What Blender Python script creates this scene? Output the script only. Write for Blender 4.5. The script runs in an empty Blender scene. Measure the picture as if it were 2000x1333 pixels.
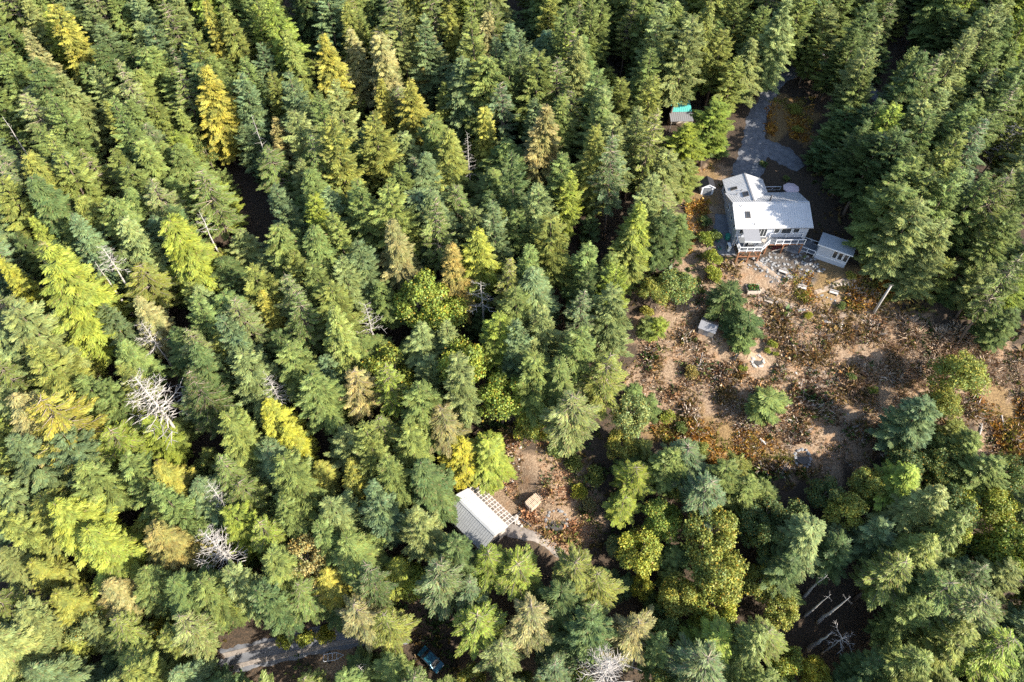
import bpy, math, random
import numpy as np
from mathutils import Vector, Matrix

# ---------------------------------------------------------------- camera, sky, sun, exposure
SC = bpy.context.scene
COL = SC.collection
CAM_Z, PITCH, FOC = 88.3, math.radians(37.2), 2000 * 24.0 / 36.0
cd = bpy.data.cameras.new('camera'); cam = bpy.data.objects.new('camera', cd); COL.objects.link(cam)
cd.sensor_width = 36; cd.lens = 24; cd.clip_start = 1; cd.clip_end = 5000
cam.location = (0, 0, CAM_Z); cam.rotation_euler = (PITCH, 0, 0)
SC.camera = cam
SUN_EL = math.radians(32)
SUN_XY = Vector((0.87, -0.49)).normalized()
W = bpy.data.worlds.new('World'); SC.world = W; W.use_nodes = True
nt = W.node_tree; nt.nodes.clear()
sky = nt.nodes.new('ShaderNodeTexSky'); sky.sky_type = 'NISHITA'; sky.sun_disc = False
sky.sun_elevation = SUN_EL; sky.sun_rotation = math.atan2(SUN_XY.x, SUN_XY.y)
bg = nt.nodes.new('ShaderNodeBackground'); bg.inputs['Strength'].default_value = 0.12
wo = nt.nodes.new('ShaderNodeOutputWorld')
nt.links.new(sky.outputs[0], bg.inputs[0]); nt.links.new(bg.outputs[0], wo.inputs[0])
sd = bpy.data.lights.new('sun', 'SUN'); sd.energy = 4.8; sd.angle = math.radians(0.5); sd.color = (1, 0.93, 0.82)
sun = bpy.data.objects.new('sun', sd); COL.objects.link(sun)
sdir = Vector((SUN_XY.x * math.cos(SUN_EL), SUN_XY.y * math.cos(SUN_EL), math.sin(SUN_EL)))
sun.rotation_euler = (-sdir).to_track_quat('-Z', 'Y').to_euler(); sun.location = (60, -20, 120)
VS = SC.view_settings
VS.view_transform = 'Standard'; VS.look = 'None'; VS.gamma = 1.0; VS.use_curve_mapping = False
VS.exposure = 1.42
SC.cycles.max_bounces = 6; SC.cycles.transparent_max_bounces = 8
SC.cycles.use_denoising = False

R = np.random.default_rng(7)
random.seed(7)
PI = math.pi

# ---------------------------------------------------------------- terrain function and sight lines
_TY = [-400, -60, 10, 60, 86, 89, 99, 112, 200, 400, 1500]
_TZ = [-150, -62, -38, -14.8, -3.2, -2.6, -0.1, 0.4, 24, 60, 160]
_TS = np.linspace(-400, 1500, 3801); _base = np.interp(_TS, _TY, _TZ)
_k = np.ones(9) / 9; _pad = np.concatenate([np.full(4, _base[0]), _base, np.full(4, _base[-1])]); _base = np.convolve(_pad, _k, 'valid')
_NP = R.random((257, 257))
def vnoise(x, y):
    x = np.asarray(x, float); y = np.asarray(y, float)
    xi = np.floor(x).astype(int); yi = np.floor(y).astype(int); fx = x - xi; fy = y - yi
    fx = fx * fx * (3 - 2 * fx); fy = fy * fy * (3 - 2 * fy)
    a = _NP[xi % 256, yi % 256]; b = _NP[(xi + 1) % 256, yi % 256]; c = _NP[xi % 256, (yi + 1) % 256]; d = _NP[(xi + 1) % 256, (yi + 1) % 256]
    return (a * (1 - fx) + b * fx) * (1 - fy) + (c * (1 - fx) + d * fx) * fy
FLATS = [(-5.5, 44.5, 8.5, 13, -21.6), (-13.3, 25.8, 3, 6, -30.7), (59.5, 87.5, 3.5, 6, -3.0), (34.9, 75.4, 1.6, 3.5, -8.1),
         (37.7, 103.3, 2, 5, 0.0), (34.8, 124.5, 3, 6, 3.7)]
def tz(x, y):
    x = np.asarray(x, float); y = np.asarray(y, float)
    z = np.interp(y, _TS, _base)
    rough = np.clip((np.hypot(x - 47, y - 98) - 12) / 14, 0, 1)
    z = z + rough * ((vnoise(x / 23 + 5, y / 23) - .5) * 2.2 + (vnoise(x / 7, y / 7 + 9) - .5) * .7)
    z = z + (vnoise(x / 2.3, y / 2.3) - .5) * .22 * (0.25 + rough)
    for fx, fy, r0, r1, fz in FLATS:
        w = np.clip((r1 - np.hypot(x - fx, y - fy)) / (r1 - r0), 0, 1); w = w * w * (3 - 2 * w)
        z = z * (1 - w) + fz * w
    return z
_NL = _NP.tolist(); _BL = _base.tolist()
def vn1(x, y):
    xi = math.floor(x); yi = math.floor(y); fx = x - xi; fy = y - yi; fx = fx * fx * (3 - 2 * fx); fy = fy * fy * (3 - 2 * fy)
    a, b = _NL[xi % 256], _NL[(xi + 1) % 256]; j, k = yi % 256, (yi + 1) % 256
    return (a[j] * (1 - fx) + b[j] * fx) * (1 - fy) + (a[k] * (1 - fx) + b[k] * fx) * fy
def tz1(x, y):
    """The same height for one point, without arrays."""
    u = min(max((y + 400) * 2, 0), 3799.99); i = int(u); z = _BL[i] + (_BL[i + 1] - _BL[i]) * (u - i)
    rough = min(max((math.hypot(x - 47, y - 98) - 12) / 14, 0), 1)
    z += rough * ((vn1(x / 23 + 5, y / 23) - .5) * 2.2 + (vn1(x / 7, y / 7 + 9) - .5) * .7) + (vn1(x / 2.3, y / 2.3) - .5) * .22 * (0.25 + rough)
    for fx, fy, r0, r1, fz in FLATS:
        w = min(max((r1 - math.hypot(x - fx, y - fy)) / (r1 - r0), 0), 1); w = w * w * (3 - 2 * w); z = z * (1 - w) + fz * w
    return z
_c, _s = math.cos(PITCH), math.sin(PITCH)
def at(px, py, z):
    """The point at height z that lies on the sight line of a photograph pixel."""
    X = (px - 1000) / FOC; Y = (666.5 - py) / FOC
    D = (CAM_Z - z) / (_c - _s * Y)
    return Vector((X * D, (_s + _c * Y) * D, z))
def gnd(px, py, h=0.0):
    """The place on the ground whose point h above it lies on that sight line."""
    z = 0.0
    for _ in range(32):
        p = at(px, py, z); z = z * .55 + .45 * (tz1(p.x, p.y) + h)
    p = at(px, py, z)
    return Vector((p.x, p.y, tz1(p.x, p.y)))
def proj(p):
    dx, dy, dz = p[0], p[1], p[2] - CAM_Z
    D = dy * _s - dz * _c; U = dy * _c + dz * _s
    return (1000 + FOC * dx / D, 666.5 - FOC * U / D)
def inside(x, y, poly):
    r = False; n = len(poly); j = n - 1
    for i in range(n):
        xi, yi = poly[i]; xj, yj = poly[j]
        if (yi > y) != (yj > y) and x < (xj - xi) * (y - yi) / (yj - yi) + xi: r = not r
        j = i
    return r

# ---------------------------------------------------------------- materials
def newmat(name):
    m = bpy.data.materials.new(name); m.use_nodes = True; n = m.node_tree
    b = n.nodes['Principled BSDF']; return m, n, b
def ramp(n, fac, stops):
    r = n.nodes.new('ShaderNodeValToRGB'); e = r.color_ramp.elements
    while len(e) < len(stops): e.new(.5)
    for i, (p, c) in enumerate(stops): e[i].position = p; e[i].color = (*c, 1)
    n.links.new(fac, r.inputs[0]); return r.outputs[0]
def noise(n, scale, detail=4, coord='Object', rough=.6):
    t = n.nodes.new('ShaderNodeTexCoord'); x = n.nodes.new('ShaderNodeTexNoise')
    x.inputs['Scale'].default_value = scale; x.inputs['Detail'].default_value = detail; x.inputs['Roughness'].default_value = rough
    n.links.new(t.outputs[coord], x.inputs['Vector']); return x.outputs['Fac']
def mixc(n, mode, fac, a, b):
    m = n.nodes.new('ShaderNodeMix'); m.data_type = 'RGBA'; m.blend_type = mode
    for s, v in ((0, fac), (6, a), (7, b)):
        if hasattr(v, 'is_output'): n.links.new(v, m.inputs[s])
        else: m.inputs[s].default_value = v if s == 0 else (*v, 1)
    return m.outputs[2]
def bump(n, b, h, st=.4, d=.05):
    u = n.nodes.new('ShaderNodeBump'); u.inputs['Strength'].default_value = st; u.inputs['Distance'].default_value = d
    n.links.new(h, u.inputs['Height']); n.links.new(u.outputs[0], b.inputs['Normal'])
def simple(name, col, rough=.7, metal=0, var=.25, scale=3.0, bmp=0):
    m, n, b = newmat(name); f = noise(n, scale, 5)
    lo = tuple(c * (1 - var) for c in col); hi = tuple(min(1, c * (1 + var)) for c in col)
    n.links.new(ramp(n, f, [(.3, lo), (.7, hi)]), b.inputs['Base Color'])
    b.inputs['Roughness'].default_value = rough; b.inputs['Metallic'].default_value = metal
    if bmp: bump(n, b, f, bmp)
    return m
def attr(n, name):
    a = n.nodes.new('ShaderNodeAttribute'); a.attribute_name = name; return a
def foliage(name, use_obj=True, trans=.2, dead=(.26, .18, .09), green=(.18, .22, .065)):
    m, n, b = newmat(name)
    a = attr(n, 'leafcol')
    if use_obj:
        oi = n.nodes.new('ShaderNodeObjectInfo'); base = oi.outputs['Color']
        f = noise(n, .35, 2)
        tint = ramp(n, f, [(.3, (.74, .82, .9)), (.7, (1.22, 1.18, 1.05))])
        base = mixc(n, 'MULTIPLY', 1.0, base, tint)
        base = mixc(n, 'MIX', ramp(n, noise(n, .22, 3), [(.42, (.0, .0, .0)), (.66, (.62, .62, .62))]), base, green)
        base = mixc(n, 'MULTIPLY', 1.0, base, a.outputs['Color'])
        base = mixc(n, 'MIX', a.outputs['Alpha'], base, dead)
    else: base = a.outputs['Color']
    n.links.new(base, b.inputs['Base Color']); b.inputs['Roughness'].default_value = .5
    b.inputs['Specular IOR Level'].default_value = .25
    t = n.nodes.new('ShaderNodeBsdfTranslucent'); n.links.new(base, t.inputs[0])
    mx = n.nodes.new('ShaderNodeMixShader'); mx.inputs[0].default_value = trans
    n.links.new(b.outputs[0], mx.inputs[1]); n.links.new(t.outputs[0], mx.inputs[2])
    n.links.new(mx.outputs[0], n.nodes['Material Output'].inputs[0]); return m
M = {}
M['leaf'] = foliage('conifer_foliage'); M['broad'] = foliage('broadleaf_foliage', trans=.3, dead=(.45, .25, .03))
M['brush'] = foliage('dry_brush', use_obj=False, trans=.2)
M['bark'] = simple('bark', (.13, .095, .07), .9, var=.45, scale=4, bmp=.6)
M['grey_bark'] = simple('dead_wood', (.37, .34, .31), .8, var=.3, scale=6)
M['twig'] = simple('twig_bark', (.26, .21, .16), .9, var=.3, scale=4)
M['white'] = simple('white_paint', (.74, .74, .75), .5, var=.06)
M['siding'] = simple('siding', (.40, .42, .47), .7, var=.06)
M['trim_grey'] = simple('grey_panel', (.23, .23, .24), .6, var=.08)
M['cedarpost'] = simple('stained_timber', (.22, .10, .05), .7, var=.3, scale=5)
M['deck'] = simple('deck_boards', (.14, .15, .165), .8, var=.2, scale=5)
M['weathered'] = simple('weathered_board', (.40, .34, .28), .85, var=.25, scale=4)
M['dark'] = simple('dark_frame', (.035, .035, .04), .5, var=.2)
M['brownmetal'] = simple('brown_frame', (.08, .07, .06), .5, var=.2)
M['stone'] = simple('stone', (.22, .22, .22), .9, var=.45, scale=2.5, bmp=.5)
M['palestone'] = simple('pale_stone', (.40, .36, .32), .9, var=.3, scale=2.5, bmp=.4)
M['ash'] = simple('ash', (.07, .065, .06), .95, var=.5, scale=6)
M['umbrella'] = simple('parasol_cloth', (.60, .48, .50), .8, var=.05)
M['teal'] = simple('teal_metal', (.10, .42, .38), .45, var=.12, scale=1.5)
M['greenplastic'] = simple('green_plastic', (.03, .20, .15), .4, var=.1)
M['redtread'] = simple('red_tread', (.20, .045, .04), .8, var=.25)
M['rust'] = simple('terracotta', (.35, .12, .05), .8, var=.3)
M['log'] = simple('split_log', (.55, .42, .30), .85, var=.35, scale=7)
M['concrete'] = simple('concrete', (.36, .35, .34), .9, var=.12)
M['tyre'] = simple('tyre', (.02, .02, .02), .9, var=.1)
M['carblue'] = simple('car_paint', (.02, .10, .15), .3, metal=.2, var=.05)
M['chrome'] = simple('bare_steel', (.5, .5, .5), .3, metal=.9, var=.05)
def glassmat(name, col, rough=.08, alpha=1.0):
    m, n, b = newmat(name); f = noise(n, .8, 2)
    n.links.new(ramp(n, f, [(.3, tuple(c * .6 for c in col)), (.7, col)]), b.inputs['Base Color'])
    b.inputs['Roughness'].default_value = rough; b.inputs['Specular IOR Level'].default_value = .6
    b.inputs['Alpha'].default_value = alpha; return m
M['glass'] = glassmat('window_glass', (.05, .055, .06))
M['polycarb'] = glassmat('clear_panel', (.30, .28, .26), .3, .28)
M['lattice'] = simple('whitewashed_lattice', (.55, .49, .44), .8, var=.15, scale=4)
def roofmat(name, col):
    m, n, b = newmat(name); f = noise(n, .7, 6); g = noise(n, 9, 3)
    c = ramp(n, f, [(.3, tuple(x * .84 for x in col)), (.7, col)])
    c = mixc(n, 'MULTIPLY', .6, c, ramp(n, g, [(.35, (.70, .68, .64)), (.6, (1, 1, 1))]))
    n.links.new(c, b.inputs['Base Color']); b.inputs['Roughness'].default_value = .42; b.inputs['Metallic'].default_value = .15
    return m
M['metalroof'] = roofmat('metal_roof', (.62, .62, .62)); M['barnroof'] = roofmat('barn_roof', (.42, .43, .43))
M['cabinroof'] = roofmat('cabin_roof', (.48, .50, .52)); M['shedroof'] = roofmat('shed_roof', (.26, .26, .27))
M['darkroof'] = roofmat('dark_roof', (.05, .05, .055))
# ground: litter, soil and dry grass, mixed by painted zones (real ground cover: litter / dry clearing / ochre bracken litter / gravel)
m, n, b = newmat('forest_ground'); M['ground'] = m
a = attr(n, 'zone'); sep = n.nodes.new('ShaderNodeSeparateColor'); n.links.new(a.outputs['Color'], sep.inputs[0])
f1 = noise(n, .5, 8); f2 = noise(n, 3.2, 6, rough=.75); f3 = noise(n, .12, 4)
litter = ramp(n, f2, [(.3, (.022, .018, .012)), (.5, (.055, .038, .024)), (.72, (.12, .075, .042))])
soil = ramp(n, f2, [(.30, (.07, .045, .03)), (.44, (.19, .125, .075)), (.58, (.31, .22, .14)), (.74, (.46, .36, .25))])
rust = ramp(n, f1, [(.35, (.22, .075, .03)), (.65, (.30, .16, .07))])
soil = mixc(n, 'MIX', ramp(n, f1, [(.5, (0, 0, 0)), (.72, (.65, .65, .65))]), soil, rust)
ochre = ramp(n, f2, [(.3, (.07, .045, .02)), (.5, (.20, .125, .05)), (.7, (.33, .22, .09))])
c = mixc(n, 'MIX', sep.outputs[1], litter, soil); c = mixc(n, 'MIX', sep.outputs[2], c, ochre)
grav = ramp(n, f2, [(.3, (.09, .09, .09)), (.7, (.24, .23, .22))]); c = mixc(n, 'MIX', sep.outputs[0], c, grav)
n.links.new(c, b.inputs['Base Color']); b.inputs['Roughness'].default_value = .95; bump(n, b, f2, .8, .25)
m, n, b = newmat('gravel'); M['gravel'] = m
f1 = noise(n, 1.1, 6); f2 = noise(n, 14, 4)
c = ramp(n, f1, [(.3, (.10, .105, .118)), (.7, (.20, .205, .22))]); c = mixc(n, 'MULTIPLY', .6, c, ramp(n, f2, [(.3, (.55, .55, .55)), (.7, (1.1, 1.1, 1.1))]))
n.links.new(c, b.inputs['Base Color']); b.inputs['Roughness'].default_value = .95; bump(n, b, f2, .6, .05)
M['dirt'] = simple('trodden_dirt', (.34, .23, .145), .95, var=.35, scale=2.5, bmp=.6)
M['path'] = simple('path_stone', (.27, .205, .15), .95, var=.45, scale=2.5, bmp=.5)
M['track'] = simple('wheel_track', (.22, .19, .165), .95, var=.3, scale=2, bmp=.3)

# ---------------------------------------------------------------- object helpers
def tag(o, label=None, cat=None, group=None, kind=None):
    for k, v in (('label', label), ('category', cat), ('group', group), ('kind', kind)):
        if v: o[k] = v
    return o
def thing(name, loc, rz=0, label=None, cat=None, group=None):
    o = bpy.data.objects.new(name, None); COL.objects.link(o); o.location = loc; o.rotation_euler = (0, 0, rz); o.empty_display_size = .5
    return tag(o, label, cat, group)
def link(name, me, parent=None, loc=(0, 0, 0), rot=(0, 0, 0), sc=(1, 1, 1), color=None):
    o = bpy.data.objects.new(name, me); COL.objects.link(o); o.parent = parent; o.location = loc; o.rotation_euler = rot; o.scale = sc
    if color: o.color = (*color, 1)
    return o
class MB:
    def __init__(s): s.v = []; s.f = []
    def add(s, v, f):
        k = len(s.v); s.v += [tuple(p) for p in v]; s.f += [tuple(i + k for i in q) for q in f]; return s
    def box(s, x0, x1, y0, y1, z0, z1):
        return s.add([(x0, y0, z0), (x1, y0, z0), (x1, y1, z0), (x0, y1, z0), (x0, y0, z1), (x1, y0, z1), (x1, y1, z1), (x0, y1, z1)],
                     [(0, 3, 2, 1), (4, 5, 6, 7), (0, 1, 5, 4), (1, 2, 6, 5), (2, 3, 7, 6), (3, 0, 4, 7)])
    def slab(s, pts, t=.12):
        """A flat polygon given by its upper outline, with thickness t straight down."""
        n = len(pts); lo = [(p[0], p[1], p[2] - t) for p in pts]
        return s.add(list(pts) + lo, [tuple(range(n)), tuple(range(2 * n - 1, n - 1, -1))] + [(i, i + n, (i + 1) % n + n, (i + 1) % n) for i in range(n)])
    def bar(s, a, b, w=.08, h=None):
        a = Vector(a); b = Vector(b); h = h or w; d = (b - a).normalized()
        u = d.cross(Vector((0, 0, 1)));
        if u.length < 1e-3: u = Vector((1, 0, 0))
        u.normalize(); v = u.cross(d); q = [(-w / 2, -h / 2), (w / 2, -h / 2), (w / 2, h / 2), (-w / 2, h / 2)]
        return s.add([a + u * x + v * y for x, y in q] + [b + u * x + v * y for x, y in q], [(3, 2, 1, 0), (4, 5, 6, 7)] + [(i, (i + 1) % 4, (i + 1) % 4 + 4, i + 4) for i in range(4)])
    def tube(s, pts, rad, n=6, cap=True):
        vs = []; k = len(pts)
        for i, p in enumerate(pts):
            p = Vector(p); d = (Vector(pts[min(i + 1, k - 1)]) - Vector(pts[max(i - 1, 0)])).normalized()
            u = d.cross(Vector((0.3, .1, 1)));
            if u.length < 1e-3: u = Vector((1, 0, 0))
            u.normalize(); v = u.cross(d)
            vs += [p + (u * math.cos(2 * PI * j / n) + v * math.sin(2 * PI * j / n)) * rad[i] for j in range(n)]
        f = [(i * n + j, i * n + (j + 1) % n, (i + 1) * n + (j + 1) % n, (i + 1) * n + j) for i in range(k - 1) for j in range(n)]
        if cap: f += [tuple(range(n - 1, -1, -1)), tuple(range((k - 1) * n, k * n))]
        return s.add(vs, f)
    def mesh(s, name, mat, smooth=False):
        me = bpy.data.meshes.new(name); me.from_pydata(s.v, [], s.f); me.materials.append(M[mat]); me.update()
        if smooth: me.polygons.foreach_set('use_smooth', [True] * len(me.polygons))
        return me
    def build(s, name, mat, parent=None, smooth=False, **k): return link(name, s.mesh(name, mat, smooth), parent, **k)
def quads(name, V, mat, col=None):
    """V: (n,4,3) quads; col: (n,4) colour per quad."""
    n = len(V); me = bpy.data.meshes.new(name)
    me.vertices.add(n * 4); me.vertices.foreach_set('co', np.ascontiguousarray(V, np.float32).ravel())
    me.loops.add(n * 4); me.loops.foreach_set('vertex_index', np.arange(n * 4, dtype=np.int32))
    me.polygons.add(n); me.polygons.foreach_set('loop_start', np.arange(0, n * 4, 4, dtype=np.int32))
    me.update(calc_edges=True)
    if col is not None:
        a = me.color_attributes.new('leafcol', 'FLOAT_COLOR', 'POINT'); a.data.foreach_set('color', np.repeat(col, 4, axis=0).astype(np.float32).ravel())
    me.materials.append(M[mat]); return me
def unit(a): return a / np.maximum(np.linalg.norm(a, axis=-1, keepdims=True), 1e-9)
def kites(P, D, S, l, w, droop=0.0):
    """Leaf-like kites from P along D, broad side S."""
    l = l[:, None]; w = w[:, None]; dz = np.array([0, 0, 1.0]) * droop
    return np.stack([P, P + D * l * .45 + S * w * .5 - dz * l * .25, P + D * l - dz * l, P + D * l * .45 - S * w * .5 - dz * l * .25], 1)

# ---------------------------------------------------------------- ground, gravel drives, paths
ZONES = {  # pixel outlines of what the open ground is covered with
 'dry': [[(1235, 610), (1300, 600), (1370, 560), (1400, 490), (1420, 520), (1700, 540), (1740, 620), (1860, 640), (2000, 690), (2060, 950), (1930, 900), (1860, 800), (1700, 900), (1640, 930), (1480, 925), (1420, 865), (1290, 850), (1230, 790)],
         [(960, 930), (990, 845), (1050, 865), (1120, 890), (1180, 990), (1170, 1060), (1110, 1085), (1050, 1060), (1000, 1040), (930, 950)], [(1340, 600), (1350, 330), (1420, 330), (1420, 500), (1400, 600)], [(600, 1240), (650, 1230), (700, 1300), (640, 1310)]],
 'ochre': [[(1545, 540), (1690, 500), (1760, 560), (1720, 610), (1560, 590)], [(1495, 195), (1590, 190), (1585, 280), (1500, 265)], [(1230, 790), (1420, 830), (1440, 930), (1300, 870)], [(1340, 400), (1365, 330), (1400, 320), (1380, 420), (1345, 500)], [(1290, 800), (1500, 850), (1560, 900), (1430, 900)], [(1900, 780), (2040, 780), (2040, 900), (1960, 880)]],
 'gravel': [[(1480, 500), (1560, 490), (1600, 520), (1560, 560), (1500, 540)], [(1395, 450), (1430, 450), (1440, 500), (1400, 500)], [(1540, 690), (1640, 720), (1640, 800), (1590, 790)]]}
ZW = {k: [[tuple(gnd(x, y).xy) for x, y in pl] for pl in v] for k, v in ZONES.items()}
def pmask(X, Y, polys, soft=1.5):
    out = np.zeros(X.shape)
    jx = X + (vnoise(X / 3, Y / 3 + 40) - .5) * 6; jy = Y + (vnoise(X / 3 + 60, Y / 3) - .5) * 6
    for pl in polys:
        r = np.zeros(X.shape, bool); j = len(pl) - 1
        for i in range(len(pl)):
            xi, yi = pl[i]; xj, yj = pl[j]
            r ^= ((yi > jy) != (yj > jy)) & (jx < (xj - xi) * (jy - yi) / ((yj - yi) or 1e-9) + xi); j = i
        out = np.maximum(out, r)
    return out
def axis(lo, hi, step, far, nfar):
    g = np.geomspace(1, far, nfar)
    return np.concatenate([lo - g[::-1] * step, np.arange(lo, hi + step / 2, step), hi + g * step])
gx = axis(-130, 130, 1.0, 1200, 14); gy = axis(5, 165, 1.0, 1000, 14); gy = gy[gy > -390]
X, Y = np.meshgrid(gx, gy); Z = tz(X, Y)
nx, ny = len(gx), len(gy)
V = np.stack([X, Y, Z], -1).reshape(-1, 3)
idx = np.arange(nx * ny).reshape(ny, nx)
F = np.stack([idx[:-1, :-1], idx[:-1, 1:], idx[1:, 1:], idx[1:, :-1]], -1).reshape(-1, 4)
me = bpy.data.meshes.new('ground'); me.from_pydata(V.tolist(), [], F.tolist()); me.materials.append(M['ground'])
zc = np.stack([pmask(X, Y, ZW['gravel']) * .3, pmask(X, Y, ZW['dry']), pmask(X, Y, ZW['ochre']) * .9, np.ones(X.shape)], -1).reshape(-1, 4)
ca = me.color_attributes.new('zone', 'FLOAT_COLOR', 'POINT'); ca.data.foreach_set('color', zc.astype(np.float32).ravel())
me.polygons.foreach_set('use_smooth', [True] * len(me.polygons))
tag(link('ground', me), kind='structure')

def strip(name, mat, pix, widths, lift=.05, nseg=6, off=0.0, world=False):
    """A path laid on the ground through pixel way points, with its width in metres."""
    P = [Vector(p) for p in pix] if world else [gnd(*p) for p in pix]
    P = [Vector((p.x, p.y)) for p in P]; pts = []; ws = []
    for i in range(len(P) - 1):
        p0, p1, p2, p3 = P[max(i - 1, 0)], P[i], P[i + 1], P[min(i + 2, len(P) - 1)]
        for k in range(nseg + (i == len(P) - 2)):
            t = k / nseg
            pts.append(.5 * ((2 * p1) + (p2 - p0) * t + (2 * p0 - 5 * p1 + 4 * p2 - p3) * t * t + (3 * p1 - p0 - 3 * p2 + p3) * t ** 3)); ws.append(widths[i] * (1 - t) + widths[min(i + 1, len(widths) - 1)] * t)
    m = MB(); rows = []; nc = 9
    for i, p in enumerate(pts):
        d = (pts[min(i + 1, len(pts) - 1)] - pts[max(i - 1, 0)]).normalized(); nrm = Vector((-d.y, d.x)); row = []
        for j in range(nc):
            s = (j / (nc - 1) - .5) * ws[i] * (1 + .12 * math.sin(i * 1.7 + j)) + off; q = p + nrm * s
            row.append((q.x, q.y, tz1(q.x, q.y) + (lift if 0 < j < nc - 1 else -.10)))
        rows.append(row)
    vs = [v for r in rows for v in r]
    m.add(vs, [(i * nc + j, i * nc + j + 1, (i + 1) * nc + j + 1, (i + 1) * nc + j) for i in range(len(rows) - 1) for j in range(nc - 1)])
    return tag(m.build(name, mat, smooth=True), kind='structure')
strip('driveway', 'gravel', [(1612, 60), (1598, 108), (1560, 135), (1522, 155), (1494, 195), (1477, 235), (1474, 270), (1470, 305), (1455, 350)], [3.4, 3.4, 3.4, 3.4, 3.8, 4.4, 5.0, 6.5, 6.5], .12)
strip('driveway', 'gravel', [(1478, 280), (1505, 292), (1535, 308), (1565, 330)], [3, 4.6, 5.2, 3], .15)
strip('driveway', 'gravel', [(1640, 150), (1690, 172), (1730, 200), (1790, 215)], [3, 3.2, 3.2, 3], .12)
strip('side_yard', 'gravel', [(1412, 420), (1412, 460), (1420, 500)], [3.2, 3.8, 3.6], .12)
strip('yard_path', 'gravel', [(1530, 478), (1560, 484), (1590, 476)], [2.6, 2.8, 2.2], .14)
strip('forest_road', 'gravel', [(330, 1322), (410, 1300), (480, 1284), (560, 1266), (640, 1247), (720, 1236), (800, 1232)], [4.2] * 7, .10)
for o_ in (-.95, .95): strip('wheel_track', 'track', [(380, 1308), (480, 1284), (560, 1266), (640, 1247), (700, 1238)], [.9] * 5, .13, off=o_)
strip('barn_apron', 'track', [(985, 1030), (1010, 1040), (1060, 1055), (1100, 1085)], [3.0, 2.6, 1.8, 1.8], .10)
strip('garden_path', 'path', [(1481, 566), (1486, 600), (1478, 625)], [1.1, .9, .7], .12)
strip('garden_path', 'path', [(1486, 566), (1512, 582), (1540, 596), (1572, 600), (1598, 606), (1612, 620), (1626, 628), (1650, 615), (1676, 612), (1700, 618)], [1.0, .9, .9, 1.1, 1.0, .9, 1.0, 1.2, 1.0, .8], .13)
strip('garden_path', 'path', [(1475, 510), (1500, 528), (1525, 548), (1540, 562)], [1.0, .9, .9, .9], .12)
strip('garden_path', 'path', [(1590, 572), (1630, 556), (1668, 548), (1662, 535)], [.8, .9, .9, .6], .12)
strip('fire_pit_clearing', 'dirt', [(1462, 694), (1482, 707), (1502, 720)], [1.8, 2.9, 1.6], .06)

# ---------------------------------------------------------------- buildings
def seams(parent, pts, step, mat, hh=.03, w=.04, along=True):
    """Standing ribs on a sloping roof face p0-p1 (eave) p2-p3 (ridge), running up the slope."""
    p0, p1, p2, p3 = [Vector(p) for p in pts]; n = max(2, int((p1 - p0).length / step)); m = MB()
    for i in range(1, n):
        t = i / n; a = p0.lerp(p1, t) + Vector((0, 0, hh * .5)); b_ = p3.lerp(p2, t) + Vector((0, 0, hh * .5)); m.bar(a, b_, w, hh)
    o = m.build('seam', mat, parent); o['kind'] = 'stuff'; return o
def window(parent, a, b, z0, z1, nrm, mull=0, fw=.09, frame='white'):
    """A framed window on a wall between plan points a and b, facing nrm; the pane sits back in the frame."""
    a = Vector((*a, 0)); b = Vector((*b, 0)); nv = Vector((*nrm, 0)).normalized(); d = (b - a).normalized()
    def bx(m, s0, s1, za, zb, d0, d1):
        q = [a + d * s0 + nv * d0, a + d * s1 + nv * d0, a + d * s1 + nv * d1, a + d * s0 + nv * d1]
        m.add([(p.x, p.y, za) for p in q] + [(p.x, p.y, zb) for p in q], [(0, 3, 2, 1), (4, 5, 6, 7), (0, 1, 5, 4), (1, 2, 6, 5), (2, 3, 7, 6), (3, 0, 4, 7)])
    L = (b - a).length; f = MB()
    bx(f, 0, fw, z0, z1, .01, .09); bx(f, L - fw, L, z0, z1, .01, .09); bx(f, fw, L - fw, z0, z0 + fw, .012, .088); bx(f, fw, L - fw, z1 - fw, z1, .012, .088)
    for k in range(mull): s = L * (k + 1) / (mull + 1); bx(f, s - .03, s + .03, z0 + fw, z1 - fw, .014, .08)
    g = MB(); bx(g, fw * .8, L - fw * .8, z0 + fw * .8, z1 - fw * .8, .02, .045)
    w = f.build('window', frame, parent); g.build('pane', 'glass', w); return w
def railing(parent, pts, h=1.0, z=0.0, mat='white', step=1.3):
    for i in range(len(pts) - 1):
        a = Vector((*pts[i], z)); b = Vector((*pts[i + 1], z)); n = max(1, round((b - a).length / step))
        MB().bar(a + Vector((0, 0, h)), b + Vector((0, 0, h)), .11, .06).build('handrail', mat, parent)
        MB().bar(a + Vector((0, 0, .12)), b + Vector((0, 0, .12)), .05, .05).build('bottom_rail', mat, parent)
        for j in range(n + (i == len(pts) - 2)):
            q = a.lerp(b, j / n); MB().bar(q + Vector((0, 0, -.2)), q + Vector((0, 0, h + .06)), .11).build('rail_post', mat, parent)
def boards(parent, x0, x1, y0, y1, z, w=.30, mat='deck', along='x', name='deck_board'):
    """Deck boards laid with open joints; alike boards share their mesh."""
    L = x1 - x0 if along == 'x' else y1 - y0; S = y1 - y0 if along == 'x' else x1 - x0; n = max(1, int(S / w)); w = S / n
    me = MB().box(-L / 2, L / 2, -w / 2 + .012, w / 2 - .012, -.045, 0).mesh(name, mat)
    for i in range(n):
        if along == 'x': link(name, me, parent, ((x0 + x1) / 2, y0 + w * (i + .5), z + random.uniform(-.004, .004)))
        else: link(name, me, parent, (x0 + w * (i + .5), (y0 + y1) / 2, z + random.uniform(-.004, .004)), (0, 0, PI / 2))

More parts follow.
